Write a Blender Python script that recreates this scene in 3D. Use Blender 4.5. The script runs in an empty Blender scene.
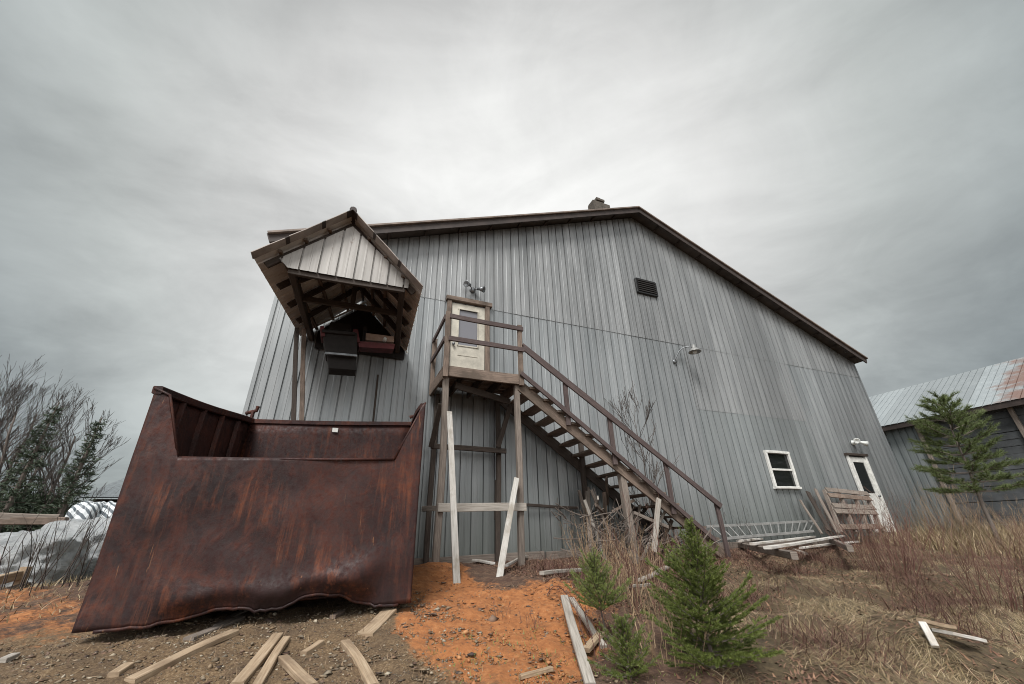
import bpy, math, random
import numpy as np
from mathutils import Vector, Matrix, noise
random.seed(7); rng = np.random.default_rng(7)
S = bpy.context.scene
COL = S.collection
PI = math.pi
# ------------------------------------------------------------------ camera
F, PITCH, YAW, ROLL = 398.0, 0.446885829, 0.402201877, -0.025188989
_d = Vector((math.sin(YAW)*math.cos(PITCH), math.cos(YAW)*math.cos(PITCH), math.sin(PITCH)))
_r = Vector((math.cos(YAW), -math.sin(YAW), 0)); _u = _r.cross(_d)
_r, _u = _r*math.cos(ROLL)+_u*math.sin(ROLL), -_r*math.sin(ROLL)+_u*math.cos(ROLL)
cd = bpy.data.cameras.new('camera'); cam = bpy.data.objects.new('camera', cd); COL.objects.link(cam)
cd.sensor_width = 36; cd.lens = F/1024*36; cd.clip_start = .05; cd.clip_end = 3000
M = Matrix(((_r.x, _u.x, -_d.x), (_r.y, _u.y, -_d.y), (_r.z, _u.z, -_d.z))).to_4x4()
cam.matrix_world = M; S.camera = cam
def ray(x, y): return _r*(x-512)-_u*(y-342)+_d*F
def pt(x, y, Y): v = ray(x, y); return v*(Y/v.y)
def ptx(x, y, X): v = ray(x, y); return v*(X/v.x)
def ptz(x, y, Z): v = ray(x, y); return v*(Z/v.z)
def sm(a, b, t):
    t = min(1, max(0, (t-a)/(b-a))); return t*t*(3-2*t)
def lerp(a, b, t): return a+(b-a)*t
# ------------------------------------------------------------------ ground height
YS = [-6, 0, 1.5, 3.0, 4.3, 6.3, 7.3, 12, 30]; ZS = [-1.5, -1.32, -1.1, -.84, -.64, -.48, -.43, -.5, -.7]
def g0(x, y):
    z = float(np.interp(y, YS, ZS))
    z -= .22*sm(-2.2, -5.5, x)*sm(2, 6, y)
    z -= .08*sm(2.5, 4.5, x)*sm(7.2, 5, y)
    z += .14*math.exp(-((x-1.35)**2/.8+(y-5.9)**2/.5))
    z += .10*math.exp(-((x-2.6)**2/.5+(y-5.0)**2/.35))
    z += .10*math.exp(-((x-4.6)**2/.5+(y-2.7)**2/.3))
    return z
def gz(x, y):
    d = math.hypot(x, y)
    z = g0(x, y)
    a = 1/(1+max(0, d-9)*.3)
    z += a*(.05*noise.noise((x*.9, y*.9, 0))+.025*noise.noise((x*3, y*3, 4)))
    z += a*.012*noise.noise((x*9, y*9, 8))
    z += a*.09*sm(2.2, 3.2, x)*sm(7., 5.5, y)*noise.noise((x*1.9, y*2.2, 14))
    return z
def ptg(x, y):
    v = ray(x, y).normalized(); t = .5
    while t < 60:
        p = v*t
        if p.z < gz(p.x, p.y): return p
        t += .02
    return v*60
# ------------------------------------------------------------------ materials
def mat(name, base=(.5, .5, .5), rough=.6, metal=0.):
    m = bpy.data.materials.new(name); m.use_nodes = True
    b = m.node_tree.nodes['Principled BSDF']
    b.inputs['Base Color'].default_value = (*base, 1); b.inputs['Roughness'].default_value = rough
    b.inputs['Metallic'].default_value = metal
    return m, m.node_tree, b
def N(nt, t, **k):
    n = nt.nodes.new(t)
    for a, v in k.items():
        if a in n.inputs.keys() if isinstance(a, str) else False: n.inputs[a].default_value = v
        else: setattr(n, a, v)
    return n
def coords(nt, kind, scale=(1, 1, 1)):
    tc = N(nt, 'ShaderNodeTexCoord'); mp = N(nt, 'ShaderNodeMapping')
    mp.inputs['Scale'].default_value = scale
    if kind == 'Pos':
        g = N(nt, 'ShaderNodeNewGeometry'); nt.links.new(g.outputs['Position'], mp.inputs['Vector'])
    else: nt.links.new(tc.outputs[kind], mp.inputs['Vector'])
    return mp.outputs[0]
def nz(nt, vec, scale, detail=5, rough=.6, dist=0):
    n = N(nt, 'ShaderNodeTexNoise'); nt.links.new(vec, n.inputs['Vector'])
    n.inputs['Scale'].default_value = scale; n.inputs['Detail'].default_value = detail
    n.inputs['Roughness'].default_value = rough; n.inputs['Distortion'].default_value = dist
    return n.outputs['Fac']
def ramp(nt, fac, stops):
    r = N(nt, 'ShaderNodeValToRGB'); nt.links.new(fac, r.inputs[0])
    e = r.color_ramp.elements
    while len(e) < len(stops): e.new(.5)
    for i, (p, c) in enumerate(stops):
        e[i].position = p; e[i].color = (*(c if not isinstance(c, (int, float)) else (c, c, c)), 1)
    return r.outputs[0]
def mix(nt, fac, a, b, mode='MIX'):
    m = N(nt, 'ShaderNodeMix', data_type='RGBA', blend_type=mode)
    for i, v in ((0, fac), (6, a), (7, b)):
        if isinstance(v, (int, float)): m.inputs[i].default_value = v
        elif isinstance(v, tuple): m.inputs[i].default_value = (*v, 1)
        else: nt.links.new(v, m.inputs[i])
    return m.outputs[2]
def math_(nt, op, a, b=0.):
    m = N(nt, 'ShaderNodeMath', operation=op)
    for i, v in ((0, a), (1, b)):
        if isinstance(v, (int, float)): m.inputs[i].default_value = v
        else: nt.links.new(v, m.inputs[i])
    return m.outputs[0]
def bump(nt, b, h, strength=.3, dist=.01):
    n = N(nt, 'ShaderNodeBump'); n.inputs['Strength'].default_value = strength; n.inputs['Distance'].default_value = dist
    nt.links.new(h, n.inputs['Height']); nt.links.new(n.outputs[0], b.inputs['Normal'])
def L(nt, a, b, k): nt.links.new(a, b.inputs[k])

def wood(name, dark, mid, light, rough=.8, stain=None):
    m, nt, b = mat(name, mid, rough)
    v = coords(nt, 'UV', (1.2, 26, 1)); v2 = coords(nt, 'UV', (1, 1.5, 1))
    g = nz(nt, v, 3, 8, .7, .4); big = nz(nt, v2, .9, 4, .6)
    c = ramp(nt, g, [(.3, dark), (.5, mid), (.72, light)])
    c = mix(nt, ramp(nt, big, [(.35, 0.), (.7, .75)]), c, mix(nt, .55, c, dark))
    if stain:
        s = nz(nt, v2, 2.3, 5, .65)
        c = mix(nt, ramp(nt, s, [(.46, 0.), (.6, .8)]), c, stain)
    L(nt, c, b, 'Base Color'); bump(nt, b, g, .5, .006)
    return m
W_old = wood('weathered_wood', (.075, .062, .052), (.2, .165, .14), (.34, .295, .25))
W_brown = wood('brown_lumber', (.065, .046, .036), (.19, .14, .11), (.31, .24, .19), stain=(.08, .06, .045))
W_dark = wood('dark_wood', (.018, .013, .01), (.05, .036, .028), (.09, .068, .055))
W_maroon = wood('stained_rail_wood', (.035, .025, .024), (.085, .06, .057), (.16, .12, .11))
W_tan = wood('fresh_lumber', (.22, .15, .095), (.40, .30, .2), (.54, .44, .32), stain=(.2, .14, .09))
W_white = wood('whitened_board', (.4, .38, .35), (.6, .58, .55), (.72, .7, .68), stain=(.36, .32, .27))
W_grey2 = wood('bleached_board', (.26, .245, .22), (.46, .44, .41), (.58, .56, .53), stain=(.24, .21, .17))
W_grey = wood('grey_plank', (.18, .16, .14), (.36, .33, .29), (.5, .46, .42))
W_bark = wood('bark', (.06, .048, .04), (.14, .115, .1), (.22, .19, .165), .95)

def sheet(name, c0, c1, dirt, metal=.45, rough=.42, rusty=0., axis='x', dirtz=None, rustpatch=None):
    m, nt, b = mat(name, c0, rough, metal)
    st = coords(nt, 'Pos', (2.6, 2.6, .16) if axis != 'flow' else (1, 1, 1))
    g1 = nz(nt, st, 2.2, 6, .65); st2 = coords(nt, 'Pos', (14, 14, .5)); g2 = nz(nt, st2, 2.5, 4, .6)
    big = nz(nt, coords(nt, 'Pos', (1, 1, .6)), .55, 4, .55)
    c = ramp(nt, g1, [(.3, c0), (.72, c1)])
    c = mix(nt, ramp(nt, g2, [(.45, 0.), (.75, .28)]), c, dirt)
    c = mix(nt, ramp(nt, big, [(.42, 0.), (.68, .5)]), c, mix(nt, .5, c, dirt))
    # tone of each cladding sheet (0.9 m cover width)
    sx = N(nt, 'ShaderNodeSeparateXYZ'); nt.links.new(coords(nt, 'Pos'), sx.inputs[0])
    fl = math_(nt, 'FLOOR', math_(nt, 'DIVIDE', math_(nt, 'ADD', sx.outputs['X' if axis == 'x' else 'Y'], 40.02), .9144))
    wn = N(nt, 'ShaderNodeTexWhiteNoise', noise_dimensions='1D'); nt.links.new(fl, wn.inputs['W'])
    tone = ramp(nt, wn.outputs['Value'], [(0., .78), (1., 1.12)])
    c = mix(nt, 1., c, tone, 'MULTIPLY')
    if dirtz is not None:
        zz = math_(nt, 'ADD', sx.outputs['Z'], math_(nt, 'MULTIPLY', g1, 1.1))
        f = ramp(nt, math_(nt, 'DIVIDE', math_(nt, 'SUBTRACT', zz, dirtz), 2.2), [(0., .95), (.4, .5), (1., 0.)])
        c = mix(nt, f, c, (.1, .115, .095))
    if rusty:
        rn = nz(nt, coords(nt, 'Pos', (3, 3, 1.1)), 3.2, 7, .75)
        c = mix(nt, ramp(nt, rn, [(.60, 0.), (.68, rusty)]), c, (.13, .06, .035))
    if rustpatch:
        rp = nz(nt, coords(nt, 'Pos', (1, .6, 1)), 1.2, 6, .7)
        yy = ramp(nt, math_(nt, 'DIVIDE', sx.outputs['Y'], 10.), [(.52, .34), (.66, 0.)])
        c = mix(nt, ramp(nt, math_(nt, 'ADD', rp, yy), [(.66, 0.), (.8, .85)]), c, (.2, .1, .07))
    L(nt, c, b, 'Base Color')
    L(nt, ramp(nt, g1, [(.2, rough-.12), (.8, rough+.2)]), b, 'Roughness')
    bump(nt, b, big, .25, .03)
    return m
GALV = sheet('galvanised_cladding', (.24, .257, .265), (.385, .4, .408), (.1, .11, .112), dirtz=-.6)
GALV_UP = sheet('galvanised_cladding_upper', (.25, .258, .262), (.41, .42, .425), (.1, .105, .108), rusty=.25)
GALV_NEW = sheet('galvanised_cladding_patch', (.235, .255, .26), (.33, .35, .355), (.14, .155, .16), dirtz=-.6)
GALV_Y = sheet('galvanised_side', (.24, .27, .275), (.4, .43, .44), (.1, .11, .11), axis='y')
ROOF_N = sheet('pale_roof_sheet', (.27, .305, .32), (.37, .405, .415), (.18, .2, .21), axis='y', rustpatch=True, metal=.2)
HOODW = sheet('hood_white_sheet', (.32, .31, .295), (.47, .455, .435), (.14, .12, .105), metal=.1, rusty=.5)
HOODR = sheet('hood_roof_sheet', (.58, .53, .49), (.8, .76, .72), (.34, .28, .24), metal=.0, rusty=.5, axis='y')
ROOFD = sheet('dark_roof_sheet', (.06, .05, .045), (.12, .1, .09), (.03, .025, .02), metal=.1)

def rust_mat():
    m, nt, b = mat('rusty_steel', (.09, .03, .02), .7, .25)
    o = coords(nt, 'Pos'); big = nz(nt, o, 1.1, 6, .62, .3); fine = nz(nt, o, 22, 6, .7)
    st = nz(nt, coords(nt, 'Pos', (6, 6, .55)), 2.6, 8, .72, .3)
    med = nz(nt, coords(nt, 'Pos', (1.2, 1.2, .8)), 3.4, 8, .7, .6)
    c = ramp(nt, big, [(.3, (.013, .006, .007)), (.5, (.034, .0115, .0105)), (.68, (.07, .021, .014))])
    c = mix(nt, ramp(nt, med, [(.48, 0.), (.66, .75)]), c, (.1, .028, .016))
    c = mix(nt, ramp(nt, med, [(.3, .7), (.44, 0.)]), c, (.018, .008, .008))
    msk = ramp(nt, math_(nt, 'MULTIPLY', ramp(nt, st, [(.49, 0.), (.68, 1.)]), ramp(nt, nz(nt, o, 1.7, 3), [(.42, 0.), (.6, 1.)])), [(0., 0.), (1., .85)])
    c = mix(nt, msk, c, (.2, .06, .025))
    sc = nz(nt, coords(nt, 'Pos', (16, 16, 1.1)), 2.2, 3, .5, .8)
    c = mix(nt, ramp(nt, sc, [(.705, 0.), (.76, .6)]), c, (.33, .15, .07))
    c = mix(nt, ramp(nt, fine, [(.35, .45), (.6, 0.)]), c, (.011, .008, .008))
    L(nt, c, b, 'Base Color'); L(nt, ramp(nt, fine, [(.3, .42), (.7, .92)]), b, 'Roughness')
    bump(nt, b, math_(nt, 'ADD', fine, math_(nt, 'MULTIPLY', med, 2.)), .45, .006)
    return m
RUST = rust_mat()
def simple(name, c, rough=.6, metal=0., var=.35, scale=8, bmp=.2):
    m, nt, b = mat(name, c, rough, metal)
    n = nz(nt, coords(nt, 'Pos'), scale, 5, .65)
    dk = tuple(v*(1-var) for v in c); lt = tuple(min(1, v*(1+var*.5)) for v in c)
    L(nt, ramp(nt, n, [(.3, dk), (.7, lt)]), b, 'Base Color')
    if bmp: bump(nt, b, n, bmp, .01)
    return m
P_white = simple('white_paint', (.66, .66, .63), .5, 0, .3, 9)
P_cream = simple('cream_door_paint', (.5, .47, .4), .5, 0, .3, 6)
BLACK = simple('black_metal', (.02, .02, .021), .5, .3)
GREYM = simple('grey_lamp_metal', (.2, .21, .22), .4, .6)
WHITEM = simple('white_lamp_metal', (.7, .72, .7), .4)
ALU = simple('ladder_metal', (.34, .34, .33), .45, .5, .3)
MAROON = simple('maroon_steel', (.11, .018, .02), .5, .2, .4, 12)
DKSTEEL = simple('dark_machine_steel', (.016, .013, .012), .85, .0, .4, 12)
TANP = simple('dusty_plate', (.32, .22, .17), .7)
BRICK = simple('chimney_brick', (.1, .085, .07), .9, 0, .5, 14)
FASC = simple('dark_fascia', (.045, .032, .028), .7, 0, .5, 4)
FASCG = simple('hood_edge_flashing', (.36, .31, .28), .55, .1, .55, 3)
FASCL = simple('fascia_edge_trim', (.2, .155, .13), .6, .2, .5, 5)
def glass_mat(n='window_glass', c=(.012, .014, .014)):
    m, nt, b = mat(n, c, .06); b.inputs['Specular IOR Level'].default_value = .6
    bump(nt, b, nz(nt, coords(nt, 'Pos'), 2.5, 2), .06, .02); return m
GLASS = glass_mat(); GLASSD = glass_mat('hazy_door_glass', (.16, .16, .18))
def foliage(name, a, b_, tr=.15, rough=.65):
    m, nt, b = mat(name, a, rough)
    n = nz(nt, coords(nt, 'Pos'), 13, 4, .7); n2 = nz(nt, coords(nt, 'Pos'), 60, 2)
    c = ramp(nt, n, [(.32, a), (.68, b_)]); c = mix(nt, ramp(nt, n2, [(.3, 0.), (.7, .5)]), c, b_)
    L(nt, c, b, 'Base Color')
    t = N(nt, 'ShaderNodeBsdfTranslucent'); nt.links.new(c, t.inputs[0]); ms = N(nt, 'ShaderNodeMixShader'); ms.inputs[0].default_value = tr
    nt.links.new(b.outputs[0], ms.inputs[1]); nt.links.new(t.outputs[0], ms.inputs[2])
    nt.links.new(ms.outputs[0], nt.nodes['Material Output'].inputs[0]); return m
SPRUCE = foliage('spruce_needles', (.045, .075, .018), (.23, .28, .07), .35)
SPRUCE2 = foliage('pale_spruce_needles', (.08, .12, .03), (.28, .33, .1), .3)
PINE = foliage('pine_needles', (.06, .09, .03), (.16, .2, .07))
CONIF = foliage('far_conifer_needles', (.022, .036, .022), (.06, .085, .05), .05)
HEDGE = foliage('evergreen_hedge', (.015, .03, .015), (.04, .06, .028), .05)
def straw(name, stops, rough=.8):
    m, nt, b = mat(name, stops[0], rough)
    g = N(nt, 'ShaderNodeNewGeometry')
    c = ramp(nt, g.outputs['Random Per Island'], [(i/(len(stops)-1), s) for i, s in enumerate(stops)])
    L(nt, c, b, 'Base Color'); return m
STRAW = straw('dry_straw', [(.1, .07, .04), (.4, .3, .17), (.2, .14, .075), (.58, .47, .31), (.08, .055, .035), (.3, .24, .12), (.16, .1, .06)])
LITTER = straw('leaf_litter', [(.13, .06, .04), (.22, .12, .07), (.08, .05, .035), (.3, .18, .11), (.16, .08, .06)])
REDST = straw('red_brown_stems', [(.07, .03, .025), (.12, .05, .038), (.09, .045, .03), (.2, .13, .09)])
TANST = straw('tan_dead_stems', [(.26, .18, .1), (.14, .085, .055), (.38, .28, .17), (.1, .06, .045)])
TWIG = straw('grey_twigs', [(.04, .032, .028), (.075, .06, .052), (.03, .025, .022)])
GRAVEL = straw('gravel_stones', [(.16, .12, .08), (.25, .2, .14), (.09, .065, .04), (.4, .35, .27), (.2, .13, .07), (.14, .12, .095), (.11, .08, .045)])
CHIPS = straw('bark_chips', [(.09, .05, .035), (.2, .13, .09), (.05, .035, .03), (.3, .23, .15), (.15, .08, .05)])
CLOD = straw('soil_clods', [(.38, .17, .07), (.3, .12, .05), (.46, .23, .1), (.2, .1, .05), (.35, .16, .065)])
def wrap_mat():
    m, nt, b = mat('white_plastic_wrap', (.6, .64, .66), .32)
    n = nz(nt, coords(nt, 'Pos', (1, 1, 1.4)), 2.2, 6, .6, .8)
    L(nt, ramp(nt, n, [(.3, (.4, .43, .45)), (.45, (.68, .71, .73)), (.66, (.82, .84, .85))]), b, 'Base Color')
    bump(nt, b, nz(nt, coords(nt, 'Pos'), 4, 8, .75, 1.5), 1., .3); return m
WRAP = wrap_mat()
def bag_mat():
    m, nt, b = mat('striped_lumber_wrap', (.6, .6, .6), .4)
    w = N(nt, 'ShaderNodeTexWave', bands_direction='DIAGONAL'); w.inputs['Scale'].default_value = 2.6
    w.inputs['Distortion'].default_value = .4
    nt.links.new(coords(nt, 'Pos'), w.inputs['Vector'])
    L(nt, ramp(nt, w.outputs['Fac'], [(.35, (.1, .12, .14)), (.5, (.64, .67, .69))]), b, 'Base Color'); return m
BAG = bag_mat()
def ground_mat():
    m, nt, b = mat('ground_soil', (.1, .07, .05), .95)
    at = N(nt, 'ShaderNodeVertexColor', layer_name='soil'); sep = N(nt, 'ShaderNodeSeparateColor'); nt.links.new(at.outputs[0], sep.inputs[0])
    P = coords(nt, 'Pos'); n1 = nz(nt, P, 3.2, 8, .7); n2 = nz(nt, P, 16, 7, .75); n3 = nz(nt, P, 60, 4, .7)
    def soft(ch, w=.8):
        v = math_(nt, 'ADD', sep.outputs[ch], math_(nt, 'MULTIPLY', math_(nt, 'SUBTRACT', n2, .5), w))
        v = math_(nt, 'ADD', v, math_(nt, 'MULTIPLY', math_(nt, 'SUBTRACT', n1, .5), w))
        return ramp(nt, v, [(.34, 0.), (.6, 1.)])
    litter = ramp(nt, n2, [(.3, (.04, .025, .018)), (.5, (.11, .065, .042)), (.7, (.22, .14, .09))])
    litter = mix(nt, ramp(nt, n1, [(.45, 0.), (.62, .6)]), litter, (.07, .03, .02))
    orange = ramp(nt, n2, [(.25, (.18, .07, .028)), (.5, (.38, .145, .048)), (.75, (.5, .24, .1))])
    orange = mix(nt, ramp(nt, n1, [(.56, 0.), (.68, .65)]), orange, (.12, .06, .03))
    grav = ramp(nt, n3, [(.3, (.065, .04, .022)), (.5, (.18, .115, .06)), (.72, (.34, .25, .15))])
    grav = mix(nt, ramp(nt, n1, [(.4, 0.), (.65, .55)]), grav, (.06, .04, .028))
    grass = ramp(nt, n2, [(.3, (.035, .025, .015)), (.6, (.12, .085, .045)), (.75, (.24, .19, .11))])
    grass = mix(nt, ramp(nt, n1, [(.45, 0.), (.7, .6)]), grass, (.09, .07, .035))
    c = mix(nt, soft(2), litter, grass); c = mix(nt, soft(1), c, grav); c = mix(nt, soft(0, .85), c, orange)
    L(nt, c, b, 'Base Color')
    bump(nt, b, math_(nt, 'ADD', n2, math_(nt, 'MULTIPLY', n3, .5)), .8, .03); return m
# ------------------------------------------------------------------ mesh helpers
LOC = {}
def thing(name, label, cat, loc=(0, 0, 0), group=None):
    o = bpy.data.objects.new(name, None); COL.objects.link(o); o.location = loc; o.empty_display_size = .2
    LOC[o] = Vector(loc); o['label'] = label; o['category'] = cat
    if group: o['group'] = group
    return o
def tag(o, label=None, cat=None, group=None, kind=None):
    for k, v in (('label', label), ('category', cat), ('group', group), ('kind', kind)):
        if v: o[k] = v
    return o
class MB:
    def __init__(s): s.v = []; s.f = []; s.uv = []; s.n = 0; s.sm = False
    def add(s, vs, fs, uvs=None):
        s.v += [tuple(v) for v in vs]
        for i, f in enumerate(fs):
            s.f.append([k+s.n for k in f]); s.uv.append(uvs[i] if uvs else [(0, 0)]*len(f))
        s.n += len(vs); return s
    def box(s, c, d, rz=0):
        c = Vector(c); X = Vector((math.cos(rz), math.sin(rz), 0)); Y = Vector((-math.sin(rz), math.cos(rz), 0))
        a = c-X*d[0]/2; b = c+X*d[0]/2
        return s.beam(a, b, d[1], d[2], Vector((0, 0, 1)), seg=1, warp=0)
    def lbox(s, a, b):
        a = Vector(a); b = Vector(b); return s.box((a+b)/2, [abs(b[i]-a[i]) for i in range(3)])
    def beam(s, p, q, w, h, up=Vector((0, 0, 1)), seg=4, warp=.004, ch=.12, w2=None):
        """a board from p to q, w across and h along up; chamfered edges, slight warp"""
        p = Vector(p); q = Vector(q); d = (q-p); Ln = d.length; d.normalize()
        side = d.cross(up)
        if side.length < 1e-3: side = d.cross(Vector((0, 1, 0)))
        side.normalize(); u = side.cross(d).normalized()
        c = min(w, h)*ch; prof = [(-w/2+c, -h/2), (w/2-c, -h/2), (w/2, -h/2+c), (w/2, h/2-c), (w/2-c, h/2), (-w/2+c, h/2), (-w/2, h/2-c), (-w/2, -h/2+c)]
        per = [0]
        for i in range(8):
            a = prof[i]; b = prof[(i+1) % 8]; per.append(per[-1]+math.hypot(a[0]-b[0], a[1]-b[1]))
        warp = min(warp, .006*Ln); ox, oy = random.uniform(0, 50), random.uniform(0, 50); vs = []; ph = random.uniform(0, 99)
        for k in range(seg+1):
            t = k/seg; o = d*(Ln*t)
            if warp: o = o+side*(warp*math.sin(t*PI*1.3+ph))+u*(warp*math.sin(t*PI*1.7+ph*2))
            sc = 1 if w2 is None else lerp(1, w2/w, t)
            for (a, b) in prof: vs.append(p+o+side*a*sc+u*b*sc)
        fs = []; uv = []
        for k in range(seg):
            for i in range(8):
                j = (i+1) % 8; fs.append([k*8+i, k*8+j, (k+1)*8+j, (k+1)*8+i])
                u0, u1 = ox+Ln*k/seg, ox+Ln*(k+1)/seg
                uv.append([(u0, oy+per[i]), (u0, oy+per[i+1]), (u1, oy+per[i+1]), (u1, oy+per[i])])
        fs.append(list(range(8))[::-1]); uv.append([(ox+prof[i][0], oy+prof[i][1]) for i in range(8)][::-1])
        fs.append([seg*8+i for i in range(8)]); uv.append([(ox+prof[i][0], oy+prof[i][1]) for i in range(8)])
        return s.add(vs, fs, uv)
    def tube(s, pts, rs, n=6, cap=True):
        pts = [Vector(p) for p in pts]; vs = []; m = len(pts); ox = random.uniform(0, 50); acc = 0
        if not hasattr(rs, '__len__'): rs = [rs]*m
        a = None; us = []
        for k in range(m):
            d = (pts[min(k+1, m-1)]-pts[max(k-1, 0)]).normalized()
            if a is None: a = d.orthogonal().normalized()
            a = (a-d*a.dot(d)).normalized() if abs(a.dot(d)) < .999 else d.orthogonal().normalized(); b = d.cross(a)
            if k: acc += (pts[k]-pts[k-1]).length
            us.append(acc)
            for i in range(n):
                t = 2*PI*i/n; vs.append(pts[k]+a*(rs[k]*math.cos(t))+b*(rs[k]*math.sin(t)))
        fs = []; uv = []
        for k in range(m-1):
            for i in range(n):
                j = (i+1) % n; fs.append([k*n+i, k*n+j, (k+1)*n+j, (k+1)*n+i])
                w = 2*PI*rs[0]; uv.append([(ox+us[k], w*i/n), (ox+us[k], w*(i+1)/n), (ox+us[k+1], w*(i+1)/n), (ox+us[k+1], w*i/n)])
        if cap and n > 2:
            fs.append(list(range(n))[::-1]); uv.append([(0, 0)]*n); fs.append([(m-1)*n+i for i in range(n)]); uv.append([(0, 0)]*n)
        return s.add(vs, fs, uv)
    def lathe(s, o, axis, prof, n=16):
        axis = Vector(axis).normalized(); a = axis.orthogonal().normalized(); b = axis.cross(a); o = Vector(o); vs = []
        for (r, h) in prof:
            for i in range(n):
                t = 2*PI*i/n; vs.append(o+axis*h+a*r*math.cos(t)+b*r*math.sin(t))
        fs = [[k*n+i, k*n+(i+1) % n, (k+1)*n+(i+1) % n, (k+1)*n+i] for k in range(len(prof)-1) for i in range(n)]
        s.add(vs, fs); s.sm = True; return s
    def build(s, name, m, parent=None, smooth=False):
        off = LOC.get(parent, Vector((0, 0, 0))) if parent else Vector((0, 0, 0))
        me = bpy.data.meshes.new(name)
        me.from_pydata([(v[0]-off.x, v[1]-off.y, v[2]-off.z) for v in s.v], [], s.f)
        uvl = me.uv_layers.new(name='UVMap')
        flat = [c for f in s.uv for p in f for c in p]
        if len(flat) == len(uvl.data)*2: uvl.data.foreach_set('uv', flat)
        me.materials.append(m)
        if smooth or s.sm: me.polygons.foreach_set('use_smooth', [True]*len(me.polygons))
        me.update(); o = bpy.data.objects.new(name, me); COL.objects.link(o)
        if parent: o.parent = parent
        LOC[o] = off; return o
def rawmesh(name, V, Fc, m, parent=None, smooth=False, k=3):
    """fast mesh from numpy arrays, all faces with k corners"""
    off = LOC.get(parent, Vector((0, 0, 0))) if parent else Vector((0, 0, 0))
    V = np.asarray(V, np.float32).reshape(-1, 3)-np.array(off, np.float32); Fc = np.asarray(Fc, np.int32).reshape(-1, k)
    me = bpy.data.meshes.new(name); me.vertices.add(len(V)); me.vertices.foreach_set('co', V.ravel())
    me.loops.add(Fc.size); me.loops.foreach_set('vertex_index', Fc.ravel()); me.polygons.add(len(Fc))
    me.polygons.foreach_set('loop_start', np.arange(0, Fc.size, k, dtype=np.int32))
    me.update(calc_edges=True); me.materials.append(m)
    if smooth: me.polygons.foreach_set('use_smooth', [True]*len(Fc))
    o = bpy.data.objects.new(name, me); COL.objects.link(o)
    if parent: o.parent = parent
    LOC[o] = off; return o
GROOVE = [(0, 0), (.004, -.032), (.022, -.032), (.026, 0), (.108, 0), (.115, .003), (.13, .003), (.137, 0)]  # groove in place of the rib, shaped to shade itself into dark lines
PER = .2286
def ribwall(mp, s0, s1, zb, zt, holes=(), row=.9, jitter=.004, prof=GROOVE, per=PER, seed=0):
    """ribbed sheet: mp(s, z, out) -> point; zb, zt functions of s; holes = (s0, s1, z0, z1)"""
    mb = MB(); ss = set()
    k = math.floor(s0/per)
    while k*per < s1:
        for a, o in prof: ss.add((round(k*per+a, 5), o))
        k += 1
    ss = {a for a in ss if s0 < a[0] < s1}; ss.add((s0, 0)); ss.add((s1, 0))
    for h in holes: ss.add((h[0], 0)); ss.add((h[1], 0))
    L_ = sorted(ss); cols = []
    for i in range(len(L_)-1):
        (a, oa), (b, ob) = L_[i], L_[i+1]
        if b-a < 1e-4: continue
        m_ = (a+b)/2; spans = [(lambda t: zb(t), lambda t: zt(t))]
        for h in holes:
            if h[0] <= m_ <= h[1]:
                ns = []
                for lo, hi in spans: ns += [(lo, (lambda t, h=h: h[2])), ((lambda t, h=h: h[3]), hi)]
                spans = [ns[0], ns[1]] if len(ns) == 2 else ns
        for lo, hi in spans:
            if hi(m_)-lo(m_) < .005: continue
            n = max(1, int((hi(m_)-lo(m_))/row)); vs = []
            for j in range(n+1):
                for (t, o) in ((a, oa), (b, ob)):
                    z = lerp(lo(t), hi(t), j/n)
                    q = jitter*noise.noise((t*1.1, z*1.3, seed+3.3))
                    vs.append(mp(t, z, o+q))
            mb.add(vs, [[2*j, 2*j+1, 2*j+3, 2*j+2] for j in range(n)])
    return mb
# ------------------------------------------------------------------ GROUND
def inpoly(x, y, P):
    c = False; j = len(P)-1
    for i in range(len(P)):
        if (P[i][1] > y) != (P[j][1] > y) and x < (P[j][0]-P[i][0])*(y-P[i][1])/(P[j][1]-P[i][1])+P[i][0]: c = not c
        j = i
    return c
def gp(L_): return [(p.x, p.y) for p in (ptg(*q) for q in L_)]
ORANGE = [gp([(408, 560), (455, 562), (470, 580), (520, 590), (545, 578), (590, 586), (612, 606), (590, 640), (590, 690), (450, 690), (415, 660), (398, 634), (394, 605)]),
          [(-8, 8.5), (-3.6, 8.3), (-1.55, 5.2), (-1.5, 4.5), (-2.6, 4.2), (-4.5, 5.5), (-8, 7)],
          [(16.5, 5.5), (20, 6.5), (20, 4.2), (17, 4.4)]]
ORLOW = gp([(398, 620), (600, 630), (640, 700), (380, 700)])
GRAV = [(-2.9, 4.6), (-1.2, 4.9), (1.0, 5.2), (.85, 4.2), (1.1, 3.2), (1.6, 2.4), (1.6, 1.0), (-3.5, 1.0), (-4, 3.2)]
JIT = [(0, 0), (.16, 0), (-.16, 0), (0, .16), (0, -.16), (.3, .1), (-.3, -.1), (.1, -.3), (-.1, .3)]
def axis(dense0, dense1, step, far):
    a = list(np.arange(dense0, dense1, step)); s = step; lo = []; x = dense0
    while x > -far: s *= 1.12; x -= s; lo.append(x)
    hi = []; x = dense1; s = step
    while x < far: s *= 1.12; x += s; hi.append(x)
    return np.array(lo[::-1]+a+hi)
gx = axis(-4, 9, .045, 600); gy = axis(1.2, 7.6, .04, 600)
nx, ny = len(gx), len(gy); V = np.zeros((ny, nx, 3)); colr = np.zeros((ny, nx, 4), np.float32); colr[..., 3] = 1
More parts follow.
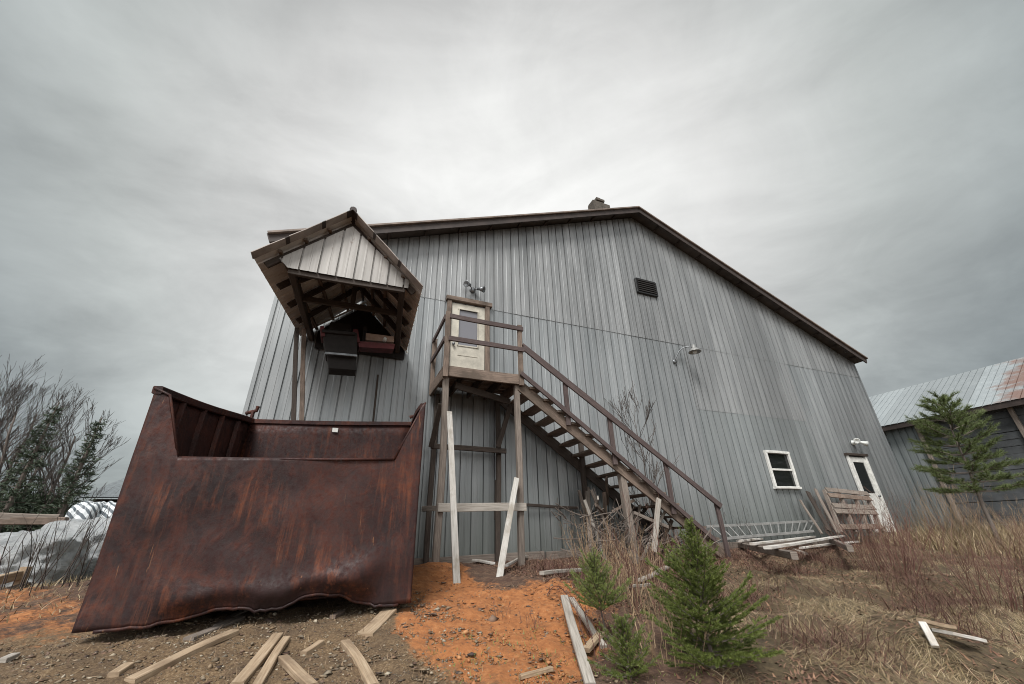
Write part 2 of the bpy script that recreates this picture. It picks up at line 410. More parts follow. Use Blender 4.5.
for j, y in enumerate(gy):
    for i, x in enumerate(gx):
        z = gz(x, y)
        o = g = r = 0.
        if -9 < x < 21 and 0 < y < 9:
            wx = x+.16*noise.noise((x*2.3, y*2.3, 1)); wy = y+.16*noise.noise((x*2.3, y*2.3, 7))
            o = sum(any(inpoly(wx+a_, wy+b_, P) for P in ORANGE) for a_, b_ in JIT)/len(JIT); g = sum(inpoly(wx+a_*1.3, wy+b_*1.3, GRAV) for a_, b_ in JIT)/len(JIT)
            if not o and inpoly(wx, wy, ORLOW): o = .5
            if o: o *= (.85 if x > -1.5 else .5)+.3*noise.noise((x*1.7, y*1.7, 5))
            if o or g: z += .014*noise.noise((x*17, y*17, 2))+(.03*noise.noise((x*5, y*5, 12)) if o else 0)
        r = sm(2.2, 3.6, x+.5*noise.noise((x*.7, y*.7, 3)))*sm(6.2, 3.2, y-.12*x) if y < 8 else .6
        V[j, i] = (x, y, z); colr[j, i, :3] = (o, g, r)
ii, jj = np.meshgrid(np.arange(nx-1), np.arange(ny-1)); q = (jj*nx+ii).ravel()
ground = rawmesh('ground', V, np.stack([q, q+1, q+1+nx, q+nx], 1), ground_mat(), smooth=True, k=4)
ca = ground.data.color_attributes.new('soil', 'FLOAT_COLOR', 'POINT'); ca.data.foreach_set('color', colr.ravel())
ground['kind'] = 'structure'

# scattered small stuff
def stones(name, n, region, m, size, label, cat, flat=.6, sink=.3):
    Vs = []; Fs = []; base = 0
    oc = np.array([(1, 0, 0), (-1, 0, 0), (0, 1, 0), (0, -1, 0), (0, 0, 1), (0, 0, -1)], float)
    of = np.array([(0, 2, 4), (2, 1, 4), (1, 3, 4), (3, 0, 4), (2, 0, 5), (1, 2, 5), (3, 1, 5), (0, 3, 5)])
    for _ in range(n):
        x, y = region()
        s = size*math.exp(random.gauss(0, .55)); a = random.uniform(0, 6.3)
        v = oc*np.array([s*random.uniform(.6, 1.4), s*random.uniform(.6, 1.2), s*flat*random.uniform(.6, 1.1)])+rng.normal(0, s*.15, (6, 3))
        R = np.array([[math.cos(a), -math.sin(a), 0], [math.sin(a), math.cos(a), 0], [0, 0, 1]])
        v = v@R.T+np.array([x, y, gz(x, y)+s*flat*sink]); Vs.append(v); Fs.append(of+base); base += 6
    o = rawmesh(name, np.concatenate(Vs), np.concatenate(Fs), m); tag(o, label, cat, kind='stuff'); return o
def rnd_in(P):
    xs = [p[0] for p in P]; ys = [p[1] for p in P]
    def f():
        while True:
            x, y = random.uniform(min(xs), max(xs)), random.uniform(min(ys), max(ys))
            if inpoly(x, y, P): return x, y
    return f
VG = [(-2.6, 4.5), (1.0, 5.0), (1.4, 3.0), (1.5, 2.4), (-2.2, 2.6)]
stones('gravel', 8000, rnd_in(VG), GRAVEL, .0055, 'grey gravel and small stones spread in front of the rusty bin', 'gravel')
stones('bark_chips', 3800, rnd_in([(-2.4, 4.3), (1.3, 5.4), (2.6, 4.5), (2.2, 2.6), (-1.8, 2.8)]), CHIPS, .009, 'brown bark chips littered over gravel and soil', 'bark chips', .25)
stones('soil_clods', 4500, rnd_in(ORANGE[0]), CLOD, .0048, 'loose orange soil crumbs on the mound by the stair posts', 'soil', .7)

# ------------------------------------------------------------------ BARN
D = 7.5; XL, XR = -1.56, 16.45; PX, PZ = 7.45, 9.04; SL = .42; SEAM = 4.648; SEAM2 = 2.8
def rz(x): return PZ-.05-SL*abs(x-PX)
barn = thing('metal_barn', 'large grey corrugated metal barn with low gable roof and wooden stair to a raised door', 'barn', ((XL+XR)/2, 15, -.43))
def fm(s, z, o): return (s, D-o, z)
def gbz(x): return gz(x, D)-.12
UD = (1.72, 2.56, 2.66, 4.66)       # upper door x0,x1,z0,z1
LD = (14.02, 14.86, -.22, 1.83); WN = (10.5, 11.32, .93, 1.78)
ribwall(fm, XL, 8.39, gbz, lambda x: SEAM+.05, [UD]).build('lower_wall_sheets', GALV, barn)
def seam_r(x): return SEAM2+.05 if x < 12.7 else SEAM+.05
ribwall(fm, 8.39, 12.7, gbz, lambda x: SEAM2+.05, [WN], jitter=.006, seed=9).build('patched_wall_sheets', GALV_NEW, barn)
ribwall(lambda s, z, o: (s, D-o-.006, z), 8.39, 12.7, lambda x: SEAM2, lambda x: SEAM+.05, seed=4).build('middle_wall_sheets', GALV_UP, barn)
ribwall(fm, 12.7, XR, gbz, lambda x: SEAM+.05, [LD], seed=7).build('right_wall_sheets', GALV, barn)
ribwall(lambda s, z, o: (s, D-o-.012, z), XL, XR, lambda x: SEAM, rz, seed=2).build('upper_wall_sheets', GALV_UP, barn)
mb = MB(); BK = 26
mb.lbox((XL-.0, D+.03, -.7), (XL+.05, BK, rz(XL))); mb.build('side_wall', GALV_Y, barn)
mb = MB(); mb.lbox((XR-.05, D+.03, -.7), (XR, BK, rz(XR))); mb.build('side_wall', GALV_Y, barn)
MB().lbox((XL+.06, BK-.05, -.7), (XR-.06, BK, 5)).build('back_wall', GALV_Y, barn)
mb = MB(); mb.lbox((XL+.03, D-.03, -.6), (XL-.03, D+.06, rz(XL))); mb.build('corner_trim', GALV, barn)
mb = MB(); mb.lbox((XR-.03, D-.03, -.6), (XR+.03, D+.06, rz(XR))); mb.build('corner_trim', GALV, barn)
# roof slabs
OV = .33; EV = .32
def slab(x0, x1, t0, t1, y0, y1, dz=0):
    m_ = MB(); z0, z1 = PZ-SL*abs(x0-PX)+dz, PZ-SL*abs(x1-PX)+dz
    vs = [(x0, y0, z0), (x1, y0, z1), (x1, y1, z1), (x0, y1, z0), (x0, y0, z0+t0), (x1, y0, z1+t0), (x1, y1, z1+t0), (x0, y1, z0+t0)]
    m_.add(vs, [[0, 3, 2, 1], [4, 5, 6, 7], [0, 1, 5, 4], [1, 2, 6, 5], [2, 3, 7, 6], [3, 0, 4, 7]]); return m_
roofs = []
for x0, x1 in ((XL-EV, PX), (PX+.002, XR+.14)):
    roofs.append(slab(x0, x1, .05, .05, D-OV, BK+.3).build('roof', ROOFD, barn))
mb = MB()
for sx in (-1, 1):
    n = 26; W = PX-(XL-EV)
    a = Vector((PX, D-OV-.02, PZ-.03)); b = Vector((PX+sx*(W if sx < 0 else W-.18), D-OV-.02, PZ-.03-SL*(W if sx < 0 else W-.18)))
    mb.beam(a, b, .035, .2, seg=8, warp=.008)
mb.build('rake_board', FASC, barn)
mb = MB()
for sx in (-1, 1):
    a = Vector((PX, D-OV-.045, PZ+.06)); Wk = W if sx < 0 else W-.18; b = Vector((PX+sx*(Wk+.02), D-OV-.045, PZ+.06-SL*Wk)); mb.beam(a, b, .09, .05, seg=8, warp=.006)
mb.build('rake_trim', FASCL, barn)
mb = MB()
for sx in (-1, 1):
    for k in range(1, 12):
        x = PX+sx*k*.8; z = PZ-SL*abs(x-PX)-.03
        mb = MB(); mb.beam((x, D-OV, z), (x, D+.0, z), .05, .05, seg=1); mb.build('lookout_rafter', W_dark, barn)
ch = pt(597, 204, 9.5)
mb = MB(); base = PZ-SL*abs(ch.x-PX)
mb.lbox((ch.x-.26, 9.35, base-.1), (ch.x+.22, 9.75, ch.z+.04)); mb.lbox((ch.x-.12, 9.33, ch.z+.04), (ch.x+.25, 9.77, ch.z+.16)); mb.lbox((ch.x-.05, 9.4, ch.z+.16), (ch.x+.12, 9.6, ch.z+.27))
mb.lbox((ch.x+.1, 9.32, base-.1), (ch.x+.46, 9.7, ch.z-.02))
mb.build('chimney', BRICK, roofs[0])
# louvre vent
vt = MB(); x0, x1, z0, z1 = 7.1, 7.8, 6.1, 6.55
for a, b in (((x0, z0), (x1, z0)), ((x0, z1), (x1, z1)), ((x0, z0), (x0, z1)), ((x1, z0), (x1, z1))):
    vt.beam((a[0], D-.05, a[1]), (b[0], D-.05, b[1]), .06, .05, seg=1)
vto = vt.build('louvre_vent', BLACK, barn)
mb = MB().lbox((x0, D-.06, z0), (x1, D-.045, z1)); mb.build('backing', BLACK, vto)
mb = MB()
for k in range(6): z = z0+.05+k*.07; mb.add([(x0+.02, D-.095, z), (x1-.02, D-.095, z), (x1-.02, D-.065, z+.06), (x0+.02, D-.065, z+.06)], [[0, 1, 2, 3]])
mb.build('slat', DKSTEEL, vto)
# upper door
x0, x1, z0, z1 = UD; y = D-.03
dr = MB()
fw = .11
gl = (x0+.2, x1-.2, z0+.95, z1-.16)
dr.lbox((x0+.04, y-.01, z0), (gl[0], y+.03, z1-.03)); dr.lbox((gl[1], y-.01, z0), (x1-.04, y+.03, z1-.03))
dr.lbox((gl[0], y-.009, z0), (gl[1], y+.03, gl[2])); dr.lbox((gl[0], y-.009, gl[3]), (gl[1], y+.03, z1-.03))
for zz in (z0+.1, z0+.38, z0+.45, z0+.73): dr.beam((gl[0], y-.012, zz), (gl[1], y-.012, zz), .012, .02, seg=1)
upd = dr.build('cream_door', P_cream, barn)
m_ = MB(); m_.lbox((gl[0], y+.01, gl[2]), (gl[1], y+.018, gl[3])); m_.build('glass_pane', GLASSD, upd)
m_ = MB()
for a, b in (((gl[0]-.02, gl[2]), (gl[1]+.02, gl[2])), ((gl[0]-.02, gl[3]), (gl[1]+.02, gl[3])), ((gl[0], gl[2]), (gl[0], gl[3])), ((gl[1], gl[2]), (gl[1], gl[3]))):
    m_.beam((a[0], y-.015, a[1]), (b[0], y-.015, b[1]), .02, .03, seg=1)
m_.build('door_moulding', P_cream, upd)
m_ = MB().lathe((x0+.1, y-.05, z0+.95), (0, -1, 0), [(0, .03), (.03, .02), (.034, 0), (.02, -.03), (.012, -.04)]); m_.build('handle', GREYM, upd)
m_ = MB(); m_.beam((x0-.02, y-.02, z0-.02), (x0-.02, y-.02, z1+.06), .07, .1, Vector((1, 0, 0))); m_.beam((x1+.02, y-.02, z0-.02), (x1+.02, y-.02, z1+.06), .07, .1, Vector((1, 0, 0)))
m_.beam((x0-.1, y-.025, z1+.06), (x1+.12, y-.025, z1+.06), .1, .11); m_.build('door_frame', W_brown, barn)
# window
def window(x0, x1, z0, z1):
    m_ = MB(); y = D-.035
    m_.beam((x0-.03, y, z0), (x0-.03, y, z1), .07, .07, Vector((1, 0, 0)), 2); m_.beam((x1+.03, y, z0), (x1+.03, y, z1), .07, .07, Vector((1, 0, 0)), 2)
    m_.beam((x0-.065, y-.002, z1+.03), (x1+.065, y-.002, z1+.03), .075, .07, seg=2); m_.beam((x0-.08, y-.01, z0-.03), (x1+.08, y-.01, z0-.03), .1, .06, seg=2)
    m_.beam((x0, y+.012, (z0+z1)/2), (x1, y+.012, (z0+z1)/2), .04, .05, seg=1)
    w = m_.build('window', P_white, barn)
    m_ = MB(); m_.lbox((x0-.02, y+.03, (z0+z1)/2), (x1+.02, y+.036, z1+.02)); m_.build('pane', GLASS, w)
    m_ = MB(); m_.lbox((x0-.02, y+.02, z0-.02), (x1+.02, y+.026, (z0+z1)/2)); m_.build('pane', GLASS, w)
window(*WN)
# lower right door
x0, x1, z0, z1 = LD; y = D-.03; m_ = MB(); gl = (x0+.15, x1-.15, z0+1.02, z1-.15)
m_.lbox((x0+.03, y-.01, z0), (gl[0], y+.03, z1)); m_.lbox((gl[1], y-.01, z0), (x1-.03, y+.03, z1)); m_.lbox((gl[0], y-.009, z0), (gl[1], y+.03, gl[2])); m_.lbox((gl[0], y-.009, gl[3]), (gl[1], y+.03, z1))
m_.lbox((gl[0]+.04, y-.02, z0+.12), (gl[1]-.04, y-.008, z0+.85))
lo = m_.build('white_door', P_white, barn)
MB().lbox((gl[0], y+.01, gl[2]), (gl[1], y+.016, gl[3])).build('glass_pane', GLASS, lo)
MB().lathe((x1-.1, y-.05, z0+.95), (0, -1, 0), [(0, .03), (.03, .02), (.034, 0), (.012, -.04)]).build('handle', GREYM, lo)
m_ = MB(); m_.beam((x0-.02, y-.01, z0), (x0-.02, y-.01, z1+.04), .06, .08, Vector((1, 0, 0))); m_.beam((x1+.02, y-.01, z0), (x1+.02, y-.01, z1+.04), .06, .08, Vector((1, 0, 0)))
lf = m_.build('door_frame', P_white, barn); MB().beam((x0-.09, y-.02, z1+.07), (x1+.1, y-.02, z1+.07), .1, .07).build('drip_cap', W_dark, lf)
# seam trims (lap edges stand proud) and a base board
m_ = MB()
for k in range(7): xa = XL+.2+k*2.55; m_.beam((xa, D-.06, gz(xa, D-.06)+.05), (xa+2.5, D-.06, gz(xa+2.5, D-.06)+.06), .04, .16)
m_.build('base_board', W_old, barn)
# lamps
b0, b1 = pt(674, 362, D), pt(689, 352, D-.42)
gl_ = thing('wall_lamp', 'old gooseneck lamp with round metal shade on the barn wall right of the stairs', 'lamp', b0)
m_ = MB(); p0 = Vector((b0.x, D-.03, b0.z))
arc = [p0, p0+Vector((.03, -.03, .1)), p0+Vector((.12, -.09, .27)), p0+Vector((.22, -.18, .37)), p0+Vector((.35, -.3, .38)), p0+Vector((.41, -.36, .32))]
m_.tube(arc, .017, 8); m_.lathe(p0, (0, -1, 0), [(0, .02), (.06, .02), (.06, 0)]); m_.build('arm', GREYM, gl_, True)
e = arc[-1]; MB().lathe(e, (0, 0, -1), [(0, -.09), (.045, -.08), (.05, .0), (.09, .03), (.155, .1), (.165, .13), (.15, .12), (.08, .05)], 20).build('shade', ALU, gl_)
MB().lathe(e, (0, 0, -1), [(0, .06), (.05, .08), (.055, .13), (.03, .17), (0, .18)], 12).build('bulb', WHITEM, gl_)
def flood(p, label, m, sc=1.):
    t = thing('flood_light', label, 'lamp', p, None)
    q = Vector((p[0], D-.02, p[2])); m_ = MB(); m_.lathe(q, (0, -1, 0), [(0, .05*sc), (.05*sc, .05*sc), (.06*sc, 0)], 12); m_.build('base', m, t)
    for s in (-1, 1):
        a = q+Vector((s*.02, -.05*sc, 0)); b = a+Vector((s*.08*sc, -.07*sc, .04*sc if s < 0 else -.01)); dd = Vector((s*.7, -.6, -.35)).normalized()
        m_ = MB(); m_.tube([a, b], .012*sc, 6); m_.lathe(b, dd, [(0, -.03*sc), (.03*sc, -.03*sc), (.035*sc, .03*sc), (.065*sc, .12*sc), (.055*sc, .12*sc), (0, .09*sc)], 12); m_.build('lamp_head', m, t)
p = pt(472, 291, D); flood(p, 'twin-headed dark flood light just above the upper cream door', GREYM, 1.15)
p = pt(852, 443, D); flood(p, 'twin-headed white flood light above the lower white door', WHITEM, 1.3)
p = pt(843, 354, D); flood(p, 'small flood light high under the right end of the barn roof', GREYM, 1.1)

# ------------------------------------------------------------------ CONVEYOR HOOD
HW = 2.5; YF = D-HW
Bl, Bp, Br = Vector((-1.02, D-.03, 3.32)), Vector((-.06, D-.03, 4.3)), Vector((.88, D-.03, 3.3))
Fl, Fp, Fr = pt(252, 255, YF), pt(353, 212, YF), pt(422, 288, YF)
hood = thing('conveyor_hood', 'rusty gabled sheet metal hood jutting from the barn wall over the steel bin', 'hood', (-.3, D, 3.3))
def hoodroof(A, B, C, E_, name):   # A,B front eave/peak; C,E_ back eave/peak
    n = (B-A).cross(C-A).normalized()
    if n.z < 0: n = -n
    def mp(s, z, o):
        f = s; a = A.lerp(C, f/HW); b = B.lerp(E_, f/HW); return a.lerp(b, z)+n*(o+.01)
    m1 = ribwall(mp, 0, HW, lambda s: 0., lambda s: 1., row=.34, jitter=.006, prof=[(0, 0), (.012, .015), (.034, .015), (.046, 0)], per=.18)
    m1.build(name, HOODR, hood)
hoodroof(Fl, Fp, Bl, Bp, 'roof_sheet'); hoodroof(Fr, Fp, Br, Bp, 'roof_sheet')
m_ = MB(); m_.tube([Fp+Vector((0, -.03, .03)), Fp+Vector((0, .3, .03)), Bp+Vector((0, 0, .03))], .05, 8); m_.build('ridge_cap', FASC, hood)
yg = YF+.13
Ga, Gl, Gl2, Gr, Gr2 = pt(352.6, 226, yg), pt(279.5, 258, yg), pt(287, 267.5, yg), pt(409, 281, yg), pt(406.7, 288, yg)
def gtop(x): return lerp(Gl.z, Ga.z, (x-Gl.x)/(Ga.x-Gl.x)) if x < Ga.x else lerp(Ga.z, Gr.z, (x-Ga.x)/(Gr.x-Ga.x))
def gbot(x): return min(gtop(x)-.002, lerp(Gl2.z, Gr2.z, (x-Gl2.x)/(Gr2.x-Gl2.x))+(max(0, Gl2.x-x)*1.1))
ribwall(lambda s, z, o: (s, yg-o, z), Gl.x, Gr.x, gbot, gtop, row=.3, jitter=.004).build('gable_sheet', HOODW, hood)
# rake flashing pieces on the front edge
def flash(A, B, t0, t1, m):
    a, b = A.lerp(B, t0), A.lerp(B, t1); return MB().beam(a+Vector((0, .0, -.01)), b+Vector((0, .0, -.01)), .15, .012, (B-A).cross(Vector((0, 1, 0))), seg=2).build('rake_flashing', m, hood)
for A in (Fl, Fr):
    flash(A, Fp, 0, .30, FASCG); flash(A, Fp, .301, .34, FASC); flash(A, Fp, .341, .66, FASCG); flash(A, Fp, .661, .70, FASC); flash(A, Fp, .701, .93, FASCG); flash(A, Fp, .931, 1., FASC)
# frame
up = Vector((0, 0, 1)); m_ = MB()
for t in (.08, .3, .52, .74):
    for A, B, s in ((Fl, Bl, 1), (Fr, Br, -1)):
        a = A.lerp(B, t)+Vector((s*.1, 0, -.0)); b = Fp.lerp(Bp, t)+Vector((0, 0, -.1)); m_.beam(a, b, .045, .09)
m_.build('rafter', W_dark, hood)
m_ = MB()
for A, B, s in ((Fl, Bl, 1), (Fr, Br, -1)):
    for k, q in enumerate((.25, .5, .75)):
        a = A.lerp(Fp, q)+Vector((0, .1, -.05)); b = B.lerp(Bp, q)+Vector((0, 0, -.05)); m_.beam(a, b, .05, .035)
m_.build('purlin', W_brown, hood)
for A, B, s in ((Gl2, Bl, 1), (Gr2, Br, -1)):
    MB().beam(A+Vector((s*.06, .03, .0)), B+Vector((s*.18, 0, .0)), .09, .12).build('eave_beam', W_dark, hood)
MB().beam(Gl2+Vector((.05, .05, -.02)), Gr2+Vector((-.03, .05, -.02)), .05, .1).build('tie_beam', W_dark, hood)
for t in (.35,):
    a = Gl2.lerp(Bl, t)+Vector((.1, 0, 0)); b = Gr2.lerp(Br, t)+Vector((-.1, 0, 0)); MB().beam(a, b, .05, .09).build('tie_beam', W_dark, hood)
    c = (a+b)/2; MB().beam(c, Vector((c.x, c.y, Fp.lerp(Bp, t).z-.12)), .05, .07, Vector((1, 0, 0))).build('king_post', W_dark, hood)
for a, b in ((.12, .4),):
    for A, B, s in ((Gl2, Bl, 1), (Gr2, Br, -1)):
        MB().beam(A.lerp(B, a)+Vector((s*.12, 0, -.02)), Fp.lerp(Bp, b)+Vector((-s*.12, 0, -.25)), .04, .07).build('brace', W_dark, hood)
# white strip painted for the daylight gap at the wall junction
m_ = MB(); ups = pt(365, 304, D-.05)
lf_, rf_ = pt(312, 330, D-.05), pt(407, 354, D-.05)
for a, b in ((ups, lf_), (ups, rf_)): m_.beam(a+Vector((0, -.06, 0)), b+Vector((0, -.06, 0)), .012, .035, seg=8, warp=.012)
m_.build('daylight_strip', P_white, hood)
# twin support poles
for dx, m in ((0, W_dark), (.11, W_brown)):
    a = pt(297, 333, 6.95)+Vector((dx, 0, .1)); b = pt(293, 419, 6.95)+Vector((dx, .0, 0)); d = (b-a).normalized()
    zb_ = gz(b.x, b.y); b2 = a+d*((zb_-.05-a.z)/d.z); MB().beam(a, b2, .05, .07, Vector((1, 0, 0)), 6, .02).build('support_pole', m, hood)
a = pt(378, 375, 7.35); b = pt(377, 424, 7.35); MB().beam(a, Vector((b.x, b.y, gz(b.x, 7.35))), .035, .035, Vector((1, 0, 0))).build('support_rod', W_dark, hood)
# dark sheet standing in for the unlit wall opening behind the machine
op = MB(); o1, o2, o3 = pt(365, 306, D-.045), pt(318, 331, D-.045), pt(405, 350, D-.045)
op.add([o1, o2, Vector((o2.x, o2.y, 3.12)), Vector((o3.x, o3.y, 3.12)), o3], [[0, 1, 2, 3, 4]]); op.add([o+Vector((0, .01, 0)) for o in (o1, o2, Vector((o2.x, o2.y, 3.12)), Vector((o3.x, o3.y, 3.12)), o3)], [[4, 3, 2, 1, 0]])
op.build('dark_opening_sheet', DKSTEEL, hood)
# conveyor
cv = thing('conveyor_chute', 'dark steel conveyor chute with maroon drive box under the hood', 'conveyor', (-.3, 7, 3))
def quadbox(c4a, c4b):  # prism from 4 front corners to 4 back corners
    m_ = MB(); m_.add(list(c4a)+list(c4b), [[0, 1, 2, 3], [7, 6, 5, 4], [0, 4, 5, 1], [1, 5, 6, 2], [2, 6, 7, 3], [3, 7, 4, 0]]); return m_
def pbox(c, y0, y1): # chute faces run square to the wall
    f = [pt(x, y_, y0) for x, y_ in c]; return quadbox(f, [Vector((v.x, y1, v.z)) for v in f])
pbox([(322, 330), (357, 333), (357, 355), (326, 352)], 6.35, 6.75).build('upper_chute', DKSTEEL, cv)
pbox([(327, 354), (356, 357), (356, 370), (329, 368)], 6.42, 6.72).build('lower_chute', DKSTEEL, cv)
MB().beam((-.35, 6.6, 3.2), (-.3, 7.46, 3.22), .34, .16).build('conveyor_trough', DKSTEEL, cv)
MB().beam((.05, 6.5, 3.2), (.05, 7.46, 3.3), .06, .08).build('drive_bracket', DKSTEEL, cv)
pbox([(358, 341), (395, 344), (394, 349), (359, 347)], 6.4, 6.6).build('drive_box', MAROON, cv)
pbox([(353, 329), (358, 329.5), (360, 342), (355, 342)], 6.38, 6.6).build('side_plate', MAROON, cv)
pbox([(366, 333), (394, 336.5), (394, 342), (366, 340)], 6.5, 6.7).build('dusty_cover', TANP, cv)
pbox([(320, 326), (324, 326), (325, 336), (321, 336)], 6.33, 6.6).build('side_plate', MAROON, cv)
a, b = pt(325, 353, 6.33), pt(357, 356, 6.33); MB().beam(a, b, .04, .04).build('lip_bar', GREYM, cv)
a, b = pt(322, 331, 6.32), pt(355, 334, 6.32); MB().beam(a, b, .04, .05).build('lip_bar', DKSTEEL, cv)
q = pt(385, 339, 6.38); MB().lathe(q, (0, -1, 0), [(0, .015), (.028, .015), (.03, -.02), (.03, -.08)], 12).build('shaft_bearing', WHITEM, cv)

# ------------------------------------------------------------------ STAIRCASE
YS0 = D-1.12; ys = YS0
st = thing('exterior_staircase', 'weathered wooden staircase with railed landing climbing to the upper barn door', 'staircase', (2.8, 6.9, -.45))
dz = 2.65; XA, XB = 1.43, 2.88
def uz(v): return Vector((1, 0, 0)) if v else Vector((0, 0, 1))
MB().beam((XA-.04, ys-.03, dz-.11), (XB+.04, ys-.03, dz-.11), .045, .17).build('front_joist', W_brown, st)
MB().beam((XA-.01, ys, dz-.13), (XA-.01, D-.06, dz-.13), .045, .2).build('side_joist', W_brown, st)
MB().beam((XB+.01, ys, dz-.13), (XB+.01, D-.06, dz-.13), .045, .2).build('side_joist', W_brown, st)
for k in range(1, 4):
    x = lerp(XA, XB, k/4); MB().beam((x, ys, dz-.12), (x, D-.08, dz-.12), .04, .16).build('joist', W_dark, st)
for k in range(8): y = ys+.0+k*.14; MB().beam((XA-.03, y+.03, dz-.012), (XB+.03, y+.03, dz-.012), .132, .03).build('deck_board', W_brown, st)
fp1 = ptz(437, 560, -.45); 
for (x, y, zt, n, w) in ((XA+.05, ys+.05, dz-.2, 'post', .1), (XB-.07, ys+.05, dz-.2, 'post', .095), (XA+.1, D-.14, dz-.2, 'post', .085), (XB-.1, D-.14, dz-.2, 'post', .085)):
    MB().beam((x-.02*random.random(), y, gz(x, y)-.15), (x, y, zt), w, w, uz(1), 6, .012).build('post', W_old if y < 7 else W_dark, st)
# landing rail posts and rails
rp = [(XA+.0, ys-.07, 1.05), (XB-.03, ys-.07, 1.02), (XA-.01, D-.12, .98)]
for x, y, h in rp: MB().beam((x, y, dz-.22), (x, y, dz+h), .05, .09, uz(1), 4).build('rail_post', W_brown, st)
MB().beam((XA+.02, ys-.105, dz+.95), (XB+.03, ys-.105, dz+.93), .04, .09).build('top_rail', W_maroon, st)
MB().beam((XA+.02, ys-.105, dz+.50), (XB+.03, ys-.105, dz+.49), .04, .09).build('mid_rail', W_maroon, st)
MB().beam((XA-.045, ys-.05, dz+.95), (XA-.045, D-.08, dz+.93), .04, .09).build('top_rail', W_maroon, st)
MB().beam((XA-.045, ys-.05, dz+.50), (XA-.045, D-.08, dz+.49), .04, .09).build('mid_rail', W_maroon, st)
# flight
Yo, Yi = ys+.0, D-.14
SA = Vector((XB+.0, 0, dz-.17)); SB = pt(716, 548, Yo); SB = Vector((SB.x+.02, 0, SB.z+.0)); gs = gz(SB.x, Yo)
dirn = (SB-SA); slope = dirn.z/dirn.x
SB2 = Vector((SA.x+(gs-SA.z+.05)/slope, 0, gs+.05))
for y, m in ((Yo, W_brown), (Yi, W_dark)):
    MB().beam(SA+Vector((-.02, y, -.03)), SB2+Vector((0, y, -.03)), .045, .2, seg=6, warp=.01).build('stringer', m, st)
NT = 15
for k in range(1, NT):
    t = k/NT; x = lerp(SA.x, SB2.x, t); z = lerp(SA.z+.1, SB2.z+.06, t)
    MB().beam((x, Yo-.075, z+.03), (x, Yi+.04, z+.03), .27, .04, seg=3, warp=.004).build('tread', W_brown if k % 3 else W_old, st)
def sl(x, h): return Vector((x, 0, SA.z+slope*(x-SA.x)+h))
yr = Yo-.07
R0, R1 = pt(526, 348, yr), pt(718, 503, yr); R0 = R0+(R0-R1).normalized()*.1
pr = []
for px_, py_ in ((565, 382), (609, 415), (664.5, 460), (716, 503)): pr.append(pt(px_, py_, yr))
lastx = pr[-1].x
for i, p in enumerate(pr):
    b = Vector((p.x+(.0 if i < 3 else .02), yr, max(gz(p.x, yr)-.02, SA.z+slope*(p.x-SA.x)-.08)))
    MB().beam(b, Vector((p.x, yr, p.z-.02)), .05, .09, uz(1), 4).build('baluster_post', W_maroon, st)
MB().beam(R0, R1+(R1-R0).normalized()*.06, .09, .05, seg=6, warp=.01).build('handrail', W_maroon, st)
ya = yr-.045
MB().beam(R0+Vector((0, -.045, -.07)), R1+Vector((0, -.045, -.07)), .035, .09, seg=6, warp=.008).build('hand_rail_face', W_maroon, st)
m0, m1 = pt(521, 373, ya), pt(716, 540, ya); MB().beam(m0, m1, .035, .085, seg=6, warp=.01).build('mid_rail', W_maroon, st)
# substructure
def B(p, q, w, h, m, name='brace', y=None, up=Vector((0, 0, 1)), par=None): return MB().beam(p, q, w, h, up).build(name, m, par or st)
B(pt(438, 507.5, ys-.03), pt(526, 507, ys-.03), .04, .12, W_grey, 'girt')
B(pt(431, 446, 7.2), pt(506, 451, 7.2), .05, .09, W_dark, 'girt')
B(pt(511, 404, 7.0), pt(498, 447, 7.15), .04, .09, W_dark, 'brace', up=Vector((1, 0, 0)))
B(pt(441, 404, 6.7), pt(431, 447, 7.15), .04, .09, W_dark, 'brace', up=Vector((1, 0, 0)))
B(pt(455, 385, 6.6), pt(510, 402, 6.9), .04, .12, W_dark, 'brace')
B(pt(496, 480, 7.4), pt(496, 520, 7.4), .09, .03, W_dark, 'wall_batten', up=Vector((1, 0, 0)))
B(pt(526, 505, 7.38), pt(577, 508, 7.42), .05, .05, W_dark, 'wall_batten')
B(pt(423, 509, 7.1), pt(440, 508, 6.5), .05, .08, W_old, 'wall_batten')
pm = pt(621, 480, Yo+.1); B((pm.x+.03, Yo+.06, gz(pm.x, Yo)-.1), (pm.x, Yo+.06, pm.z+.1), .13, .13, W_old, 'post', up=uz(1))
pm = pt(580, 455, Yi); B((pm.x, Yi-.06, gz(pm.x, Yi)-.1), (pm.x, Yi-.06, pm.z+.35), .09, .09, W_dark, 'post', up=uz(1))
pm = pt(652, 500, Yi); B((pm.x, Yi-.06, gz(pm.x, Yi)-.1), (pm.x, Yi-.06, pm.z+.1), .09, .09, W_dark, 'post', up=uz(1))

